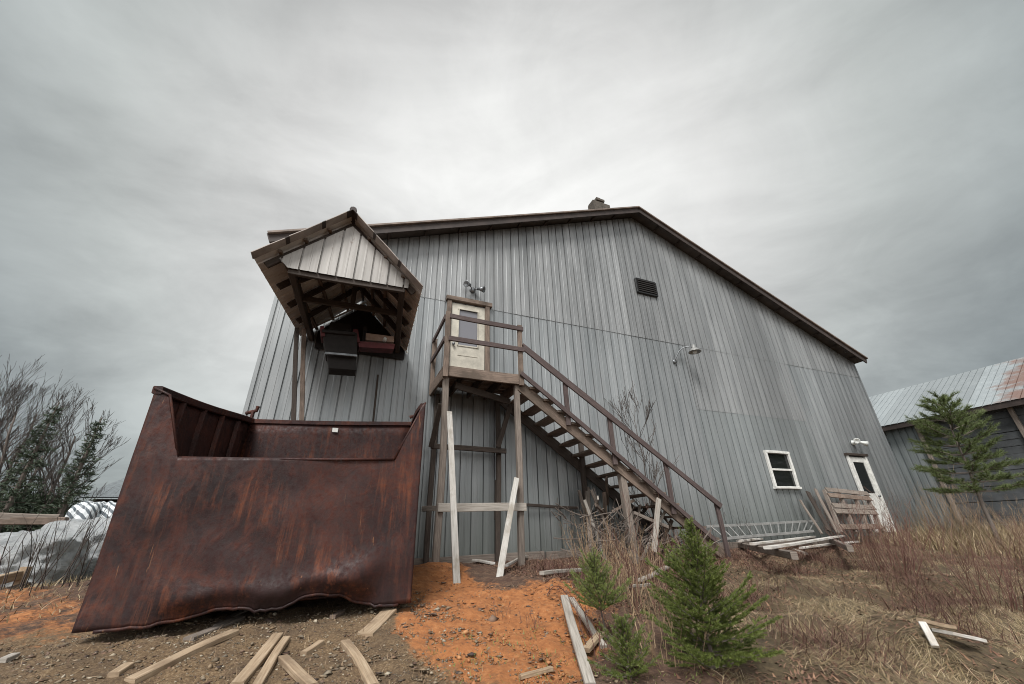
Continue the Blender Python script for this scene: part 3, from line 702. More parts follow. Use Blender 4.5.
# boards leaning and lying: each its own thing
def plank(p, q, w, h, m, label, name='plank', cat='plank', group=None, up=Vector((0, 0, 1)), seg=4, warp=.006):
    o = MB().beam(p, q, w, h, up, seg, warp).build(name, m); return tag(o, label, cat, group)
def onground(px_, py_, lift=.014): v = ptg(px_, py_); return Vector((v.x, v.y, v.z+lift))
a, b = pt(449, 412, ys-.16), onground(457.5, 584, -.03)
plank(a, b, .085, .03, W_grey2, 'long white board leaning upright against the left landing post', 'leaning_board', 'board', up=Vector((1, 0, 0)).cross(a-b), seg=6)
a = pt(516.5, 478, ys-.06); b = onground(499, 577, -.03)
plank(a, b, .085, .03, W_grey2, 'shorter white board leaning against the right landing post', 'leaning_board', 'board', up=Vector((1, 0, 0)).cross(a-b))
W_list = [
 ((128, 684), (234, 634), .085, .035, W_tan, 'longest pale plank lying on the gravel at lower left'),
 ((237, 688), (277, 638), .075, .035, W_tan, 'left plank of a close pair pointing at the bin'),
 ((255, 690), (286, 641), .055, .035, W_tan, 'narrow right plank of the close pair pointing at the bin'),
 ((282, 661), (312, 690), .06, .04, W_tan, 'short pale offcut angled down beside the plank pair'),
 ((345, 645), (374, 690), .065, .045, W_tan, 'pale round-edged plank between the plank pair and orange soil'),
 ((303, 657), (321, 645), .05, .035, W_tan, 'small pale wood chunk right of the plank pair'),
 ((364, 638), (390, 613), .13, .035, W_tan, 'short wide pale board near the right foot of the bin'),
 ((188, 642), (240, 620), .08, .03, W_old, 'dark old board just under the front lip of the bin'),
 ((112, 678), (128, 668), .06, .03, W_tan, 'tiny pale offcut at far lower left'),
 ((216, 628), (250, 610), .06, .03, W_old, 'dark splintered slat poking from beneath the bin'),
 ((520, 680), (552, 671), .035, .025, W_tan, 'thin pale offcut at the bottom of the orange soil'),
 ((0, 664), (14, 658), .05, .03, W_grey, 'grey board end at the left border of the gravel'),
 ((332, 619), (342, 614), .05, .03, W_brown, 'small reddish wood scrap below the bin lip'),
]
for (a, b, w, h, m, lab) in W_list:
    plank(onground(*a), onground(*b), w, h, m, lab, 'plank' if w < .12 else 'board', 'plank', 'scrap lumber on the gravel')
a, b = onground(566, 618, .16), onground(590, 690, .02); plank(a, b, .07, .035, W_grey, 'long grey leg of the weathered frame beside the small spruce', 'frame_board', 'board')
a, b = onground(573, 618, .15), onground(604, 650, .02); plank(a, b, .05, .03, W_grey, 'short grey leg of the weathered frame beside the small spruce', 'frame_board', 'board')
a, b = onground(586, 655, .03), onground(602, 641, .05); plank(a, b, .06, .03, W_tan, 'small tan block lying between the grey frame legs', 'plank', 'plank')
near = [
 ((524, 561), (594, 550), .05, .04, W_grey, 'thin grey stick lying in front of the wall under the stairs', .06),
 ((507, 570), (526, 559), .04, .03, W_white, 'short whitish stick angled beside the right landing post', .06),
 ((542, 577), (590, 572), .07, .04, W_grey, 'grey board half buried in litter under the stairs', .04),
 ((474, 563), (493, 566), .08, .03, W_white, 'small white board scrap between the landing posts', .04),
 ((456, 561), (560, 553), .1, .05, W_old, 'long weathered beam on the ground along the wall under the landing', .1),
 ((640, 585), (668, 571), .09, .03, W_grey, 'bleached slab of wood behind the big spruce', .05),
 ((628, 591), (650, 588), .05, .03, W_grey, 'narrow bleached stick left of the big spruce', .04),
 ((412, 563), (436, 545), .05, .05, W_old, 'old stick between the bin and the left landing post', .05),
]
for a, b, w, h, m, lab, lift in near: plank(onground(*a, lift), onground(*b, lift), w, h, m, lab, 'plank', 'plank', 'scrap lumber under the stairs')
lean = [
 ((591, 490, 6.9), (620, 558), .06, .03, W_old, 'thin board leaning across to the right under the middle of the stairs'),
 ((579, 490, 7.3), (597, 556), .07, .03, W_old, 'grey board leaning at the left edge of the pile under the stairs'),
 ((587, 487, 7.3), (592, 560), .1, .03, W_old, 'broad upright weathered board at the left of the pile under the stairs'),
 ((659, 499, 6.1), (645, 535), .09, .035, W_grey, 'pale stub of board leaning left beneath the stair flight'),
 ((604, 492, 7.2), (608, 556), .08, .03, W_brown, 'brown upright board behind the stair support post'),
 ((640, 505, 6.8), (632, 560), .05, .03, W_old, 'narrow stick leaning under the middle stair treads'),
 ((660, 512, 6.6), (690, 548), .06, .03, W_brown, 'brown board slanting below the lowest stair treads'),
 ((634, 513, 6.3), (668, 527), .06, .03, W_old, 'short crosswise stick wedged under the stairs'),
 ((612, 512, 6.6), (634, 500), .05, .03, W_brown, 'crooked lath in the pile under the stairs')]
lean += [((598, 498, 6.7), (588, 550), .07, .025, W_grey, 'pale grey board crossing the upright ones under the stairs'),
 ((625, 500, 6.5), (652, 552), .07, .03, W_grey, 'grey board slanting right from the stair support post'),
 ((648, 505, 6.9), (618, 548), .08, .03, W_old, 'old board slanting left across the brush under the stairs'),
 ((672, 520, 6.7), (655, 556), .07, .03, W_brown, 'brown board leaning under the low stair treads'),
 ((584, 500, 7.0), (606, 560), .06, .03, W_grey, 'narrow pale board fallen across the left of the pile under the stairs')]
lean += [((606, 478, 6.9), (612, 552), .09, .03, W_brown, 'tall brown board standing just left of the stair support post'),
 ((596, 505, 6.4), (640, 545), .06, .03, W_brown, 'long brown lath fallen diagonally in front of the stair support post'),
 ((668, 506, 6.5), (640, 560), .05, .03, W_grey, 'thin pale lath crossing behind the pale board stub')]
for i, (a, b, w, h, m, lab) in enumerate(lean):
    A_ = pt(*a); B_ = pt(b[0], b[1], a[2]) if i in (7, 8, 3) else onground(*b, -.02)
    if i == 3: B_ = B_+Vector((0, -.15, -.25))
    plank(A_, B_, w, h, m, lab, 'leaning_board', 'board', 'old boards piled under the stairs', up=Vector((0, -1, .2)))
    
mb = MB()
for k in range(260):
    x = random.uniform(3.9, 6.2); y = random.uniform(6.1, 7.3); zt_ = min(1.5, SA.z+slope*(x-SA.x)-.25-gz(x, y)); 
    if zt_ < .15: continue
    a = Vector((x, y, gz(x, y)+random.uniform(0, zt_*.5))); d = Vector((random.gauss(0, .8), random.gauss(0, .3), random.uniform(-.1, .8))).normalized(); l = random.uniform(.2, .6)
    b = a+d*l; lim = gz(b.x, b.y)+zt_*1.0
    if b.z > lim: b.z = lim
    mb.tube([a, a.lerp(b, .5)+Vector((random.gauss(0, .03), random.gauss(0, .03), random.gauss(0, .02))), b], [random.uniform(.004, .012)]*3, 5)
tag(mb.build('brush_pile', W_bark), 'tangled heap of dead branches under the stair flight', 'brush pile', kind='stuff')
# ------------------------------------------------------------------ RUSTY BIN
YB = 4.3; k_ = YB
FL, FR = -1.60, .772; ZT_, ZB_ = 1.26, -.56
bin_ = thing('steel_bin', 'huge rusty open-topped steel bin with a notched front and bent bottom lip', 'bin', (-.4, 5.2, -.55))
c1, c2 = pt(178, 458, YB), pt(394, 459, YB); tl, tr = pt(155, 388, YB), pt(425.6, 402.7, YB); bl, br = pt(75, 632, YB), pt(411, 603, YB)
tl2 = pt(170, 395, YB)
lipx = [75, 120, 160, 190, 215, 245, 262, 285, 305, 325, 345, 358, 375, 411]; lipy = [632, 628, 624, 617, 609, 607.5, 611, 606, 596, 593, 597, 603, 606, 603]
xs_lip = [pt(a, b, YB).x for a, b in zip(lipx, lipy)]; zs_lip = [pt(a, b, YB).z for a, b in zip(lipx, lipy)]
def front_pt(u, v):
    """u 0..1 left-right, v 0 bottom..1 top"""
    zt_x = [0, .055, .10, .86, .97, 1.]; 
    xl = lerp(bl.x, tl.x, v); xr = lerp(br.x, tr.x, v); x = lerp(xl, xr, u)
    tX = [tl.x, tl2.x, c1.x, c2.x, tr.x-.03, tr.x]; tZ = [tl.z, tl2.z, c1.z, c2.z, tr.z-.02, tr.z]
    zt = float(np.interp(lerp(tl.x, tr.x, u), tX, tZ)); zb = float(np.interp(x, xs_lip, zs_lip)); z = lerp(zb, zt, v)
    y = YB+.04*noise.noise((x*.8, z*.9, 3))+.012*noise.noise((x*3, z*3, 9))
    # bulge above the bent lip, folded out towards the front
    z -= (.016*noise.noise((x*9, 3, 5))+.012*noise.noise((x*27, 1, 5)))*sm(.12, 0, v)*sm(-1.4, -1.1, x)*sm(.7, .5, x)
    y += .02*noise.noise((x*2.2+z*1.3, z*2.2, 19))*sm(.75, .3, v)
    bl_ = math.exp(-((z+.33-.16*math.sin((x-.2)*2.3))/.13)**2)*sm(-1.35, -.7, x)*sm(.62, .25, x); y -= .07*bl_
    y += .10*sm(.13, 0, v)*sm(-1.2, -.8, x)*sm(.55, .3, x)
    y -= .03*sm(.3, 0, v)*sm(-.9, -1.6, x)
    return Vector((x, y, z))
nu, nv = 120, 46; vs = []; us_ = sorted(set([i/nu for i in range(nu+1)]+[(tl2.x-tl.x)/(tr.x-tl.x), (c1.x-tl.x)/(tr.x-tl.x), (c2.x-tl.x)/(tr.x-tl.x)]))
nU = len(us_)
for j in range(nv+1):
    for u in us_: vs.append(front_pt(u, j/nv))
fs = [[j*nU+i, j*nU+i+1, (j+1)*nU+i+1, (j+1)*nU+i] for j in range(nv) for i in range(nU-1)]
m_ = MB(); m_.add(vs, fs); fo = m_.build('front_plate', RUST, bin_, True)
so = fo.modifiers.new('thickness', 'SOLIDIFY'); so.thickness = .018; so.offset = 0
# torn bright edge of lip
m_ = MB(); m_.tube([front_pt(i/60, 0)+Vector((0, -.004, -.004)) for i in range(3, 58)], .013, 6); m_.build('bent_lip', RUST, bin_, True)
# side plates, back
BKY = 6.2; sbl, sbr = pt(249, 421, BKY), pt(413, 424, BKY)
def plate(P4, name, t=.02, n=12, wob=.02):
    A, B_, C_, D_ = [Vector(p) for p in P4]; nn = (B_-A).cross(D_-A).normalized(); vs = []
    for j in range(n+1):
        for i in range(n+1):
            p = A.lerp(B_, i/n).lerp(D_.lerp(C_, i/n), j/n); vs.append(p+nn*wob*noise.noise(p*1.2)*(0 if i in (0, n) or j in (0, n) else 1))
    m_ = MB(); m_.add(vs, [[j*(n+1)+i, j*(n+1)+i+1, (j+1)*(n+1)+i+1, (j+1)*(n+1)+i] for j in range(n) for i in range(n)])
    o = m_.build(name, RUST, bin_, True); s = o.modifiers.new('thickness', 'SOLIDIFY'); s.thickness = t; s.offset = 0; return o
plate([(bl.x+.01, YB+.02, bl.z), (sbl.x, BKY, -.6), sbl, (tl.x+.01, YB+.02, tl.z)], 'side_plate')
plate([(br.x-.01, YB+.02, br.z), (sbr.x, BKY, -.6), sbr, (tr.x-.01, YB+.02, tr.z)], 'side_plate')
plate([(sbl.x, BKY, -.6), (sbr.x, BKY, -.6), sbr, sbl], 'back_plate')
plate([(bl.x+.03, YB+.2, -.5), (br.x-.03, YB+.2, -.47), (sbr.x-.03, BKY-.02, -.4), (sbl.x+.03, BKY-.02, -.42)], 'floor_plate')
m_ = MB(); m_.beam(tl+Vector((.03, .0, -.02)), sbl+Vector((.02, 0, -.01)), .08, .07, seg=8, warp=.01); m_.build('top_rail', RUST, bin_)
m_ = MB(); m_.beam(tr+Vector((-.03, .0, -.04)), sbr+Vector((-.02, 0, -.01)), .05, .06, seg=8, warp=.01); m_.build('top_rail', RUST, bin_)
m_ = MB(); m_.beam(sbl+Vector((0, 0, -.01)), sbr+Vector((0, 0, -.01)), .07, .06, seg=8, warp=.006); m_.build('back_rail', RUST, bin_)
m_ = MB(); m_.tube([c1+Vector((0, -.0, 0)), c1.lerp(c2, .3)+Vector((0, 0, -.006)), c1.lerp(c2, .7)+Vector((0, 0, -.008)), c2], .014, 6)
m_.tube([tl, tl2, c1], .012, 6); m_.tube([tr, c2], .012, 6); m_.build('rim_edge', RUST, bin_, True)
for k in range(1, 5): # inside ribs of left side
    a = Vector((lerp(tl.x, sbl.x, k/5)+.04, lerp(YB, BKY, k/5), 0)); m_ = MB(); m_.beam((a.x, a.y, -.5), (a.x, a.y, lerp(tl.z, sbl.z, k/5)-.06), .03, .05, uz(1)); m_.build('side_rib', RUST, bin_)
for q, s in ((sbl, 1), (sbr, 1)):
    m_ = MB(); m_.beam(q+Vector((.02*s, 0, -.05)), q+Vector((.02*s, 0, .14)), .09, .03, uz(1)); m_.tube([q+Vector((-.06, 0, .1)), q+Vector((.06, -.03, .14)), q+Vector((.07, -.04, .2))], .025, 8); m_.build('lifting_lug', RUST, bin_)
q = pt(335, 429.5, BKY-.06); MB().lbox((q.x-.035, BKY-.03, q.z-.03), (q.x+.04, BKY-.022, q.z+.03)).build('label_plate', P_white, bin_)

# ------------------------------------------------------------------ LADDER, LUMBER, PALLET
A0, A1 = pt(706, 526.5, 7.3), pt(818, 521, 7.3); L0, L1 = pt(722, 539, 6.98), pt(812, 531, 6.98)
ld = thing('ladder', 'pale metal ladder lying on its edge along the barn wall', 'ladder', (9.5, 7.2, -.4))
MB().beam(A0, A1, .03, .055, seg=6).build('rail', ALU, ld); MB().beam(L0, L1+(L1-L0)*.02, .03, .055, seg=6).build('rail', ALU, ld)
for k in range(14):
    t = (k+.5)/14; MB().tube([A0.lerp(A1, t), L0.lerp(L1, t)], .014, 8).build('rung', ALU, ld)
def zfix(p, q, Zs): return ptz(*p, Zs), ptz(*q, Zs)
stack = [((739, 541), (812, 534.5), 'rearmost white board of the flat stack beside the ladder'),
         ((753, 543.5), (826, 535.5), 'middle white board of the flat stack beside the ladder'),
         ((768, 547.5), (843, 536), 'front white board of the flat stack beside the ladder')]
for a, b, lab in stack:
    p, q = zfix(a, b, -.27); plank(p, q, .11, .04, W_white, lab, 'lumber_board', 'board', 'white boards stacked by the ladder')
p, q = zfix((722, 541), (795, 556), -.36); plank(p, q, .08, .1, W_old, 'dark heavy timber supporting the white boards', 'timber', 'timber')
p, q = zfix((812, 531.5), (850, 549), -.36); plank(p, q, .08, .1, W_old, 'weathered timber under the right ends of the white boards', 'timber', 'timber')
plank(onground(802, 551, .06), onground(858, 544, .06), .09, .04, W_white, 'short white board on the ground right of the board stack', 'lumber_board', 'board')
plank(onground(776, 545, .02), onground(806, 555, .02), .08, .04, W_grey, 'small grey board among the timbers by the stack', 'lumber_board', 'board')
plank(onground(915, 533, .08), onground(985, 546, .08), .12, .06, W_grey, 'long grey plank lying in the brush toward the long shed', 'plank', 'plank')
pal = thing('pallet', 'weathered slatted wooden pallet leaning on the wall before the white door', 'pallet', pt(860, 531, 6.9))
c = [pt(824, 490, 7.33), pt(866, 494, 7.33), pt(882, 532, 6.8), pt(841, 533, 6.8)]
nrm = (c[1]-c[0]).cross(c[3]-c[0]).normalized()
for t in (0, .33, .68, 1.): MB().beam(c[0].lerp(c[1], t), c[3].lerp(c[2], t), .045, .1, nrm, 3).build('stringer', W_old, pal)
for t in (.03, .17, .42, .55, .9): MB().beam(c[0].lerp(c[3], t)-nrm*.07, c[1].lerp(c[2], t)-nrm*.07, .13, .025, nrm, 3).build('deck_slat', W_brown if t in (.17, .9) else W_old, pal)
for i, (a, b, w, lab) in enumerate([((808, 492), (829, 531), .12, 'dark curved board leaning on the wall left of the pallet'), ((800, 500), (822, 534), .05, 'thin dark stick leaning leftmost beside the pallet'),
                   ((815, 489), (838, 533), .08, 'weathered edge board leaning directly against the pallet side')]):
    plank(pt(*a, 7.35), pt(*b, 6.9), w, .04, W_old if i else W_dark, lab, 'leaning_board', 'board', up=Vector((0, -1, .3)), warp=.04)
a, b = onground(925, 633, .09), onground(958, 640, .09); plank(a, b, .05, .03, W_tan, 'pale stick in the dry grass at lower right', 'plank', 'plank')
a, b = onground(948, 646, .1), onground(982, 654, .1); plank(a, b, .16, .025, W_white, 'bluish white board piece lying in grass at lower right', 'board', 'board')
a, b = onground(929, 640, .12), onground(939, 656, .06); plank(a, b, .05, .03, W_white, 'short white stick poking from grass at lower right', 'plank', 'plank')

# ------------------------------------------------------------------ NEIGHBOUR SHED
NX = 20.8; NE = 3.62; shed = thing('long_shed', 'long metal shed with pale rust-patched roof and dark boarded side beyond the barn', 'shed', (24, 8, -.5))
ribwall(lambda s, z, o: (NX-o, s, z), 8.35, 26, lambda s: -.8, lambda s: NE, row=2).build('metal_wall', GALV_Y, shed)
m_ = MB()
for k in range(19): z = -.7+k*.235; m_.beam((NX+.06, -1.5, z), (NX+.06, 8.4, z), .03, .225, seg=6, warp=.01)
m_.build('board_wall', simple('shaded_shed_boards', (.075, .082, .088), .8, 0, .5, 2), shed)  # shade under the eave is put into the dark board colour
m_ = MB()
for y in (-1.4, 1, 3.4, 5.7, 8.3): m_ = MB(); m_.beam((NX-.03, y, -.7), (NX-.03, y, NE-.05), .12, .12, uz(1)); m_.build('wall_post', W_old, shed)
RX, RZ = 24.2, 5.72; nrm = Vector((-(RZ-NE), 0, RX-NX)).normalized()
def rm(s, z, o): a = Vector((NX-.35, s, NE-.05)); b = Vector((RX, s, RZ)); return a.lerp(b, z)+nrm*(o+.06)
ribwall(rm, -1.8, 26, lambda s: 0, lambda s: 1, row=.34, jitter=.01).build('roof', ROOF_N, shed)
m_ = MB(); m_.add([(RX, -1.8, RZ+.05), (RX, 26, RZ+.05), (RX+4, 26, NE), (RX+4, -1.8, NE)], [[0, 1, 2, 3]]); m_.build('rear_roof', ROOF_N, shed)
MB().beam((NX-.33, -1.8, NE-.1), (NX-.33, 26, NE-.1), .05, .2, seg=4).build('fascia', FASC, shed)
MB().add([(NX+.1, 26, -.8), (RX+4, 26, -.8), (RX+4, 26, NE), (RX, 26, RZ), (NX+.1, 26, NE)], [[0, 1, 2, 3, 4]]).build('end_wall', GALV_Y, shed)
MB().lbox((RX+3.9, -1.5, -.8), (RX+4, 26, NE)).build('rear_wall', GALV_Y, shed)

# ------------------------------------------------------------------ PLANTS
def needles(origins, dirs, ln, wd):
    """thin needle triangles; origins, dirs (n,3)"""
    n = len(origins); d = dirs/np.linalg.norm(dirs, axis=1, keepdims=True)
    a = np.cross(d, rng.normal(size=(n, 3))); a /= np.linalg.norm(a, axis=1, keepdims=True)
    L_ = ln*rng.uniform(.7, 1.2, (n, 1)); V_ = np.stack([origins-a*wd, origins+a*wd, origins+d*L_], 1)
    return V_.reshape(-1, 3)
def spruce(root, H, R, label, m, n_wh=11, lean=(0, 0), nd=.016, dens=1., name='young_spruce', crown0=.02, shape=.75, sub=True):
    root = Vector(root); t = thing(name, label, 'tree', root)
    top = root+Vector((lean[0], lean[1], H)); tp = [root.lerp(top, k/8)+Vector((.012*math.sin(k*1.9), .012*math.cos(k*2.3), 0))*(H if 0 < k < 8 else 0) for k in range(9)]
    tr = MB(); tr.tube(tp, [max(.0025, .018*H*(1-k/8.3)) for k in range(9)], 6)
    br = tr; O = []; Dr = []
    def seg(p, q, cnt, spread=.75):
        p = np.array(p); q = np.array(q); d = q-p; l = np.linalg.norm(d)
        if l < 1e-4: return
        d /= l; k = max(3, int(cnt*l*dens)); k = int(k*.62)+2; s = rng.uniform(0, 1, (k, 1)); a = rng.normal(size=(k, 3)); a -= (a@d)[:, None]*d; a /= np.linalg.norm(a, axis=1, keepdims=True)
        O.append(p+(q-p)*s); Dr.append(d*.7+a*spread+np.array([0, 0, .12]))
    for w in range(n_wh):
        f = crown0+(1-crown0)*((w+.3*random.random())/n_wh)**.9
        base = root.lerp(top, f); Rb = R*((1-f)**shape)*random.uniform(.82, 1.12)+.03*H
        nb = random.randint(5, 8) if w < n_wh-1 else 4; a0 = random.uniform(0, 6)
        for b in range(nb):
            az = a0+b*2*PI/nb+random.uniform(-.3, .3); ln = Rb*random.uniform(.5, 1.12); el = lerp(.12, 1.0, f**.8)+random.uniform(-.2, .25)
            dv = Vector((math.cos(az)*math.cos(el), math.sin(az)*math.cos(el), math.sin(el)))
            pts = [base+dv*(ln*s)+Vector((0, 0, ln*(.22*s*s-.12*s))) for s in (0, .33, .66, 1.)]
            br.tube(pts, [.006*H*(1-f)+.003, .005*H*(1-f)+.002, .003, .0015], 3, False)
            for i in range(3): seg(pts[i], pts[i+1], 750)
            if not sub: continue
            nt_ = max(4, int(ln/.035)); side = dv.cross(Vector((0, 0, 1))).normalized()
            for k in range(nt_):
                s = .12+.86*k/nt_; sgn = 1 if k % 2 else -1; i = min(2, int(s*3)); p = pts[i].lerp(pts[i+1], s*3-i)
                tl_ = ln*.42*(1-s*.72)*random.uniform(.7, 1.2); td = (dv*.75+side*sgn*.8+Vector((0, 0, random.uniform(-.12, .25)))).normalized()
                e_ = p+td*tl_; seg(p, e_, 750)
                if tl_ > .09:
                    for k2 in (.45, .75):
                        p2 = p.lerp(e_, k2); s2 = random.choice((-1, 1)); td2 = (td*.8+dv*.5+side*s2*.5).normalized(); seg(p2, p2+td2*tl_*.35, 750)
    seg(root.lerp(top, .6), top, 500)
    tr.build('trunk', W_bark, t)
    V_ = needles(np.concatenate(O), np.concatenate(Dr), nd*1.0, nd*.1)
    rawmesh('needles', V_, np.arange(len(V_)), m, t)
    return t, len(V_)//3
def rootof(px_, py_, Y):  # ground point under a pixel column at distance Y
    p = pt(px_, py_, Y); return Vector((p.x, Y, gz(p.x, Y)-.02))
r1 = rootof(714, 684, 2.7)
tp1 = pt(689, 520, 2.7)
spruce(r1, tp1.z-r1.z, .66, 'large bushy green spruce sapling in front of the stair foot', SPRUCE, 17, lean=(tp1.x-r1.x, 0), nd=.018, dens=2.3, shape=.95)
r2 = rootof(612, 684, 3.3); tp2 = pt(592, 556, 3.3)
spruce(r2, tp2.z-r2.z, .40, 'slender pale spruce sapling left of the large one', SPRUCE2, 8, lean=(tp2.x-r2.x, 0), nd=.018, dens=1.6, crown0=.35, shape=.5)
r3 = rootof(632, 684, 2.75); tp3 = pt(622, 618, 2.75)
spruce(r3, tp3.z-r3.z, .32, 'low dark spruce seedling at the bottom between the two saplings', SPRUCE, 7, lean=(tp3.x-r3.x, 0), nd=.018, dens=1.8, crown0=.05)
# pine on the right
def pine(root, top, R, label):
    root = Vector(root); top = Vector(top); t = thing('pine_tree', label, 'tree', root); H = top.z-root.z
    tp = [root.lerp(top, k/8)+Vector((.03*math.sin(k*2.), 0, 0)) for k in range(9)]; MB().tube(tp, [.05*(1-k/9) for k in range(9)], 7).build('trunk', W_bark, t, True)
    br = MB(); O = []; Dr = []
    for w in range(11):
        f = .34+.64*(w/11); base = root.lerp(top, f); Rb = R*(1-f)**.55*random.uniform(.75, 1.15)+.12; nb = random.randint(5, 7); a0 = random.uniform(0, 6)
        for b in range(nb):
            az = a0+b*2*PI/nb+random.uniform(-.4, .4); ln = Rb*random.uniform(.6, 1.15); el = lerp(-.12, .7, f**2)
            dv = Vector((math.cos(az)*math.cos(el), math.sin(az)*math.cos(el), math.sin(el))); pts = [base+dv*(ln*s)+Vector((0, 0, ln*.25*s*s-.1*ln*s)) for s in (0, .33, .66, 1.)]
            br.tube(pts, [.022*(1-f)+.006, .014, .008, .004], 4, False); side = dv.cross(Vector((0, 0, 1))).normalized()
            for k in range(int(ln/.07)+3):
                s = .3+.7*k/(int(ln/.07)+3); i = min(2, int(s*3)); p = pts[i].lerp(pts[i+1], s*3-i)
                td = (dv+side*random.uniform(-1.1, 1.1)+Vector((0, 0, random.uniform(0, .6)))).normalized(); e_ = p+td*random.uniform(.1, .3)
                br.tube([p, e_], [.005, .003], 3, False)
                n = 70; q = np.array(p)+(np.array(e_)-np.array(p))*rng.uniform(.2, 1, (n, 1)); a = rng.normal(size=(n, 3))
                O.append(q); Dr.append(np.array(td)*1.0+a*.55+np.array([0, 0, .2]))
    br.build('branch', W_bark, t); V_ = needles(np.concatenate(O), np.concatenate(Dr), .11, .0036); rawmesh('needles', V_, np.arange(len(V_)), PINE, t)
pr_ = pt(987, 520, 5.3); pine((pr_.x, 5.3, gz(pr_.x, 5.3)), pt(938, 396, 5.3), 1.25, 'spreading green pine in front of the long shed')

def grow(mb, p, d, ln, r, depth, spread=.5, up=.15, n=3, segs=3, kids=(3, 5), shrink=.62, minr=.0015, wob=.12):
    pts = [Vector(p)]; dd = Vector(d).normalized(); rs = [r]
    for k in range(segs):
        dd = (dd+Vector((random.gauss(0, wob), random.gauss(0, wob), random.gauss(0, wob)+up*.3))).normalized(); pts.append(pts[-1]+dd*(ln/segs)); rs.append(max(minr, r*(1-.6*(k+1)/segs)))
    mb.tube(pts, rs, n, False)
    if depth <= 0: return
    for _ in range(random.randint(*kids)):
        s = random.uniform(.3, 1.); i = min(segs-1, int(s*segs)); q = pts[i].lerp(pts[i+1], s*segs-i)
        ax = Vector((random.gauss(0, 1), random.gauss(0, 1), random.gauss(0, .6)))
        nd = (dd+ax.normalized()*spread+Vector((0, 0, up))).normalized()
        grow(mb, q, nd, ln*shrink*random.uniform(.7, 1.2), max(minr, rs[i]*.6), depth-1, spread, up, n if depth > 2 else 3, max(2, segs-1), kids, shrink, minr, wob)
def bare_tree(root, H, label, r=.1, depth=5, minr=.008, group=None, name='bare_tree', m=None, kids=(3, 4), spread=.55, lean=(0, 0)):
    t = thing(name, label, 'tree', root, group); root = Vector(root); mb = MB()
    pts = [root+Vector((lean[0]*k/6, lean[1]*k/6, H*.75*k/6))+Vector((random.gauss(0, .012*H), random.gauss(0, .012*H), 0)) for k in range(7)]; rs = [r*(1-.13*k) for k in range(7)]
    mb.tube(pts, rs, 6); mb.build('trunk', m or W_bark, t, True); cb = MB()
    for k in range(2, 7):
        for _ in range(3 if k < 6 else 4):
            az = random.uniform(0, 6.3); d = Vector((math.cos(az)*.6, math.sin(az)*.6, .85)); grow(cb, pts[k].lerp(pts[k-1], random.random()), d, H*.3*random.uniform(.7, 1.1)*(1-.06*k), rs[k]*.5, depth-2, spread, .3, 4, 3, kids, .66, minr)
    cb.build('crown', TWIG, t); return t
# far left trees
def far(px_, Y): p = pt(px_, 520, Y); return Vector((p.x, Y, -.9))
specs = [(108, 23, 6.2, 'rightmost bare tree, nearest to the upper corner of the bin'),
         (2, 26, 8.5, 'bare tree at the far left edge of the photo'), (26, 24, 8.2, 'tall bare tree with a dense upright crown, left of the dark conifers'),
         (48, 27, 9.0, 'slim bare tree immediately in front of the tall conifer'), (72, 23, 5.6, 'short leaning bare tree between the two conifers'),
         (92, 25, 7.2, 'pale bare tree right of both conifers by the bin'), (-30, 25, 8., 'bare tree whose crown just enters the left edge')]
for px_, Y, H, lab in specs: bare_tree(far(px_-58, Y), H, lab, .12, 5, .0055, 'bare trees beyond the yard', spread=.5, kids=(2, 4), lean=(random.uniform(-.3, .5), 0))
def conifer(root, H, R, label):
    root = Vector(root); t = thing('conifer_tree', label, 'tree', root, 'conifers beyond the yard')
    O = []; Dr = []; br = MB().tube([root, root+Vector((0, 0, H))], [.14, .02], 6)
    for w in range(20):
        f = .12+.87*w/20; zb_ = root+Vector((0, 0, H*f)); Rb = R*(1-f)**1.0+.05
        for b in range(6):
            az = random.uniform(0, 6.3); ln = Rb*random.uniform(.5, 1.2); dv = Vector((math.cos(az), math.sin(az), lerp(-.15, .3, f))); e_ = zb_+dv*ln; br.tube([zb_, e_], [.02, .008], 3, False)
            n = int(60*ln)+8; s = rng.uniform(.15, 1, (n, 1)); O.append(np.array(zb_)+np.array(dv)*ln*s+rng.normal(size=(n, 3))*.09*(1.3-s)); Dr.append(np.array(dv)+rng.normal(size=(n, 3))*.7)
    br.build('trunk', W_bark, t); V_ = needles(np.concatenate(O), np.concatenate(Dr), .16, .02); rawmesh('needles', V_, np.arange(len(V_)), CONIF, t)
q = far(2, 21); conifer(q, pt(62, 402, 21).z+.9, 1.15, 'taller dark conifer among the bare trees')
q = far(58, 21); conifer(q, pt(110, 418, 21).z+.9, .95, 'shorter dark conifer near the left rim of the bin')
# evergreen shrubs and grey shed far left
def bush(c, r, label, n=5000):
    t = rng.normal(size=(n, 3)); t /= np.linalg.norm(t, axis=1, keepdims=True); rr = rng.uniform(.6, 1.05, (n, 1)); lump = 1+.25*np.array([noise.noise(Vector(v)*2.2) for v in t])[:, None]
    P_ = np.array(c)+t*rr*lump*np.array(r); V_ = needles(P_, t+rng.normal(size=(n, 3))*.8, .16, .03); o = rawmesh('evergreen_shrub', V_, np.arange(len(V_)), HEDGE); tag(o, label, 'shrub', 'dark shrubs behind the wrapped lumber')
for px_, Y, h, lab in ((5, 22, 1.9, 'dark evergreen shrub at the far left behind the lumber'), (32, 23, 2.2, 'tallest dark evergreen shrub behind the wrapped lumber'), (55, 24, 1.7, 'dark evergreen shrub next to the striped bundle')):
    p = pt(px_, 515, Y); bush((p.x, Y, h/2-.6), (1.1, .9, h/2+.4), lab)
cb_ = thing('small_shed', 'small grey roofed shed far off behind the bin', 'shed', (-11.5, 32, -.9))
p0, p1 = pt(88, 497, 30), pt(135, 497, 30); zt = pt(110, 473, 30).z
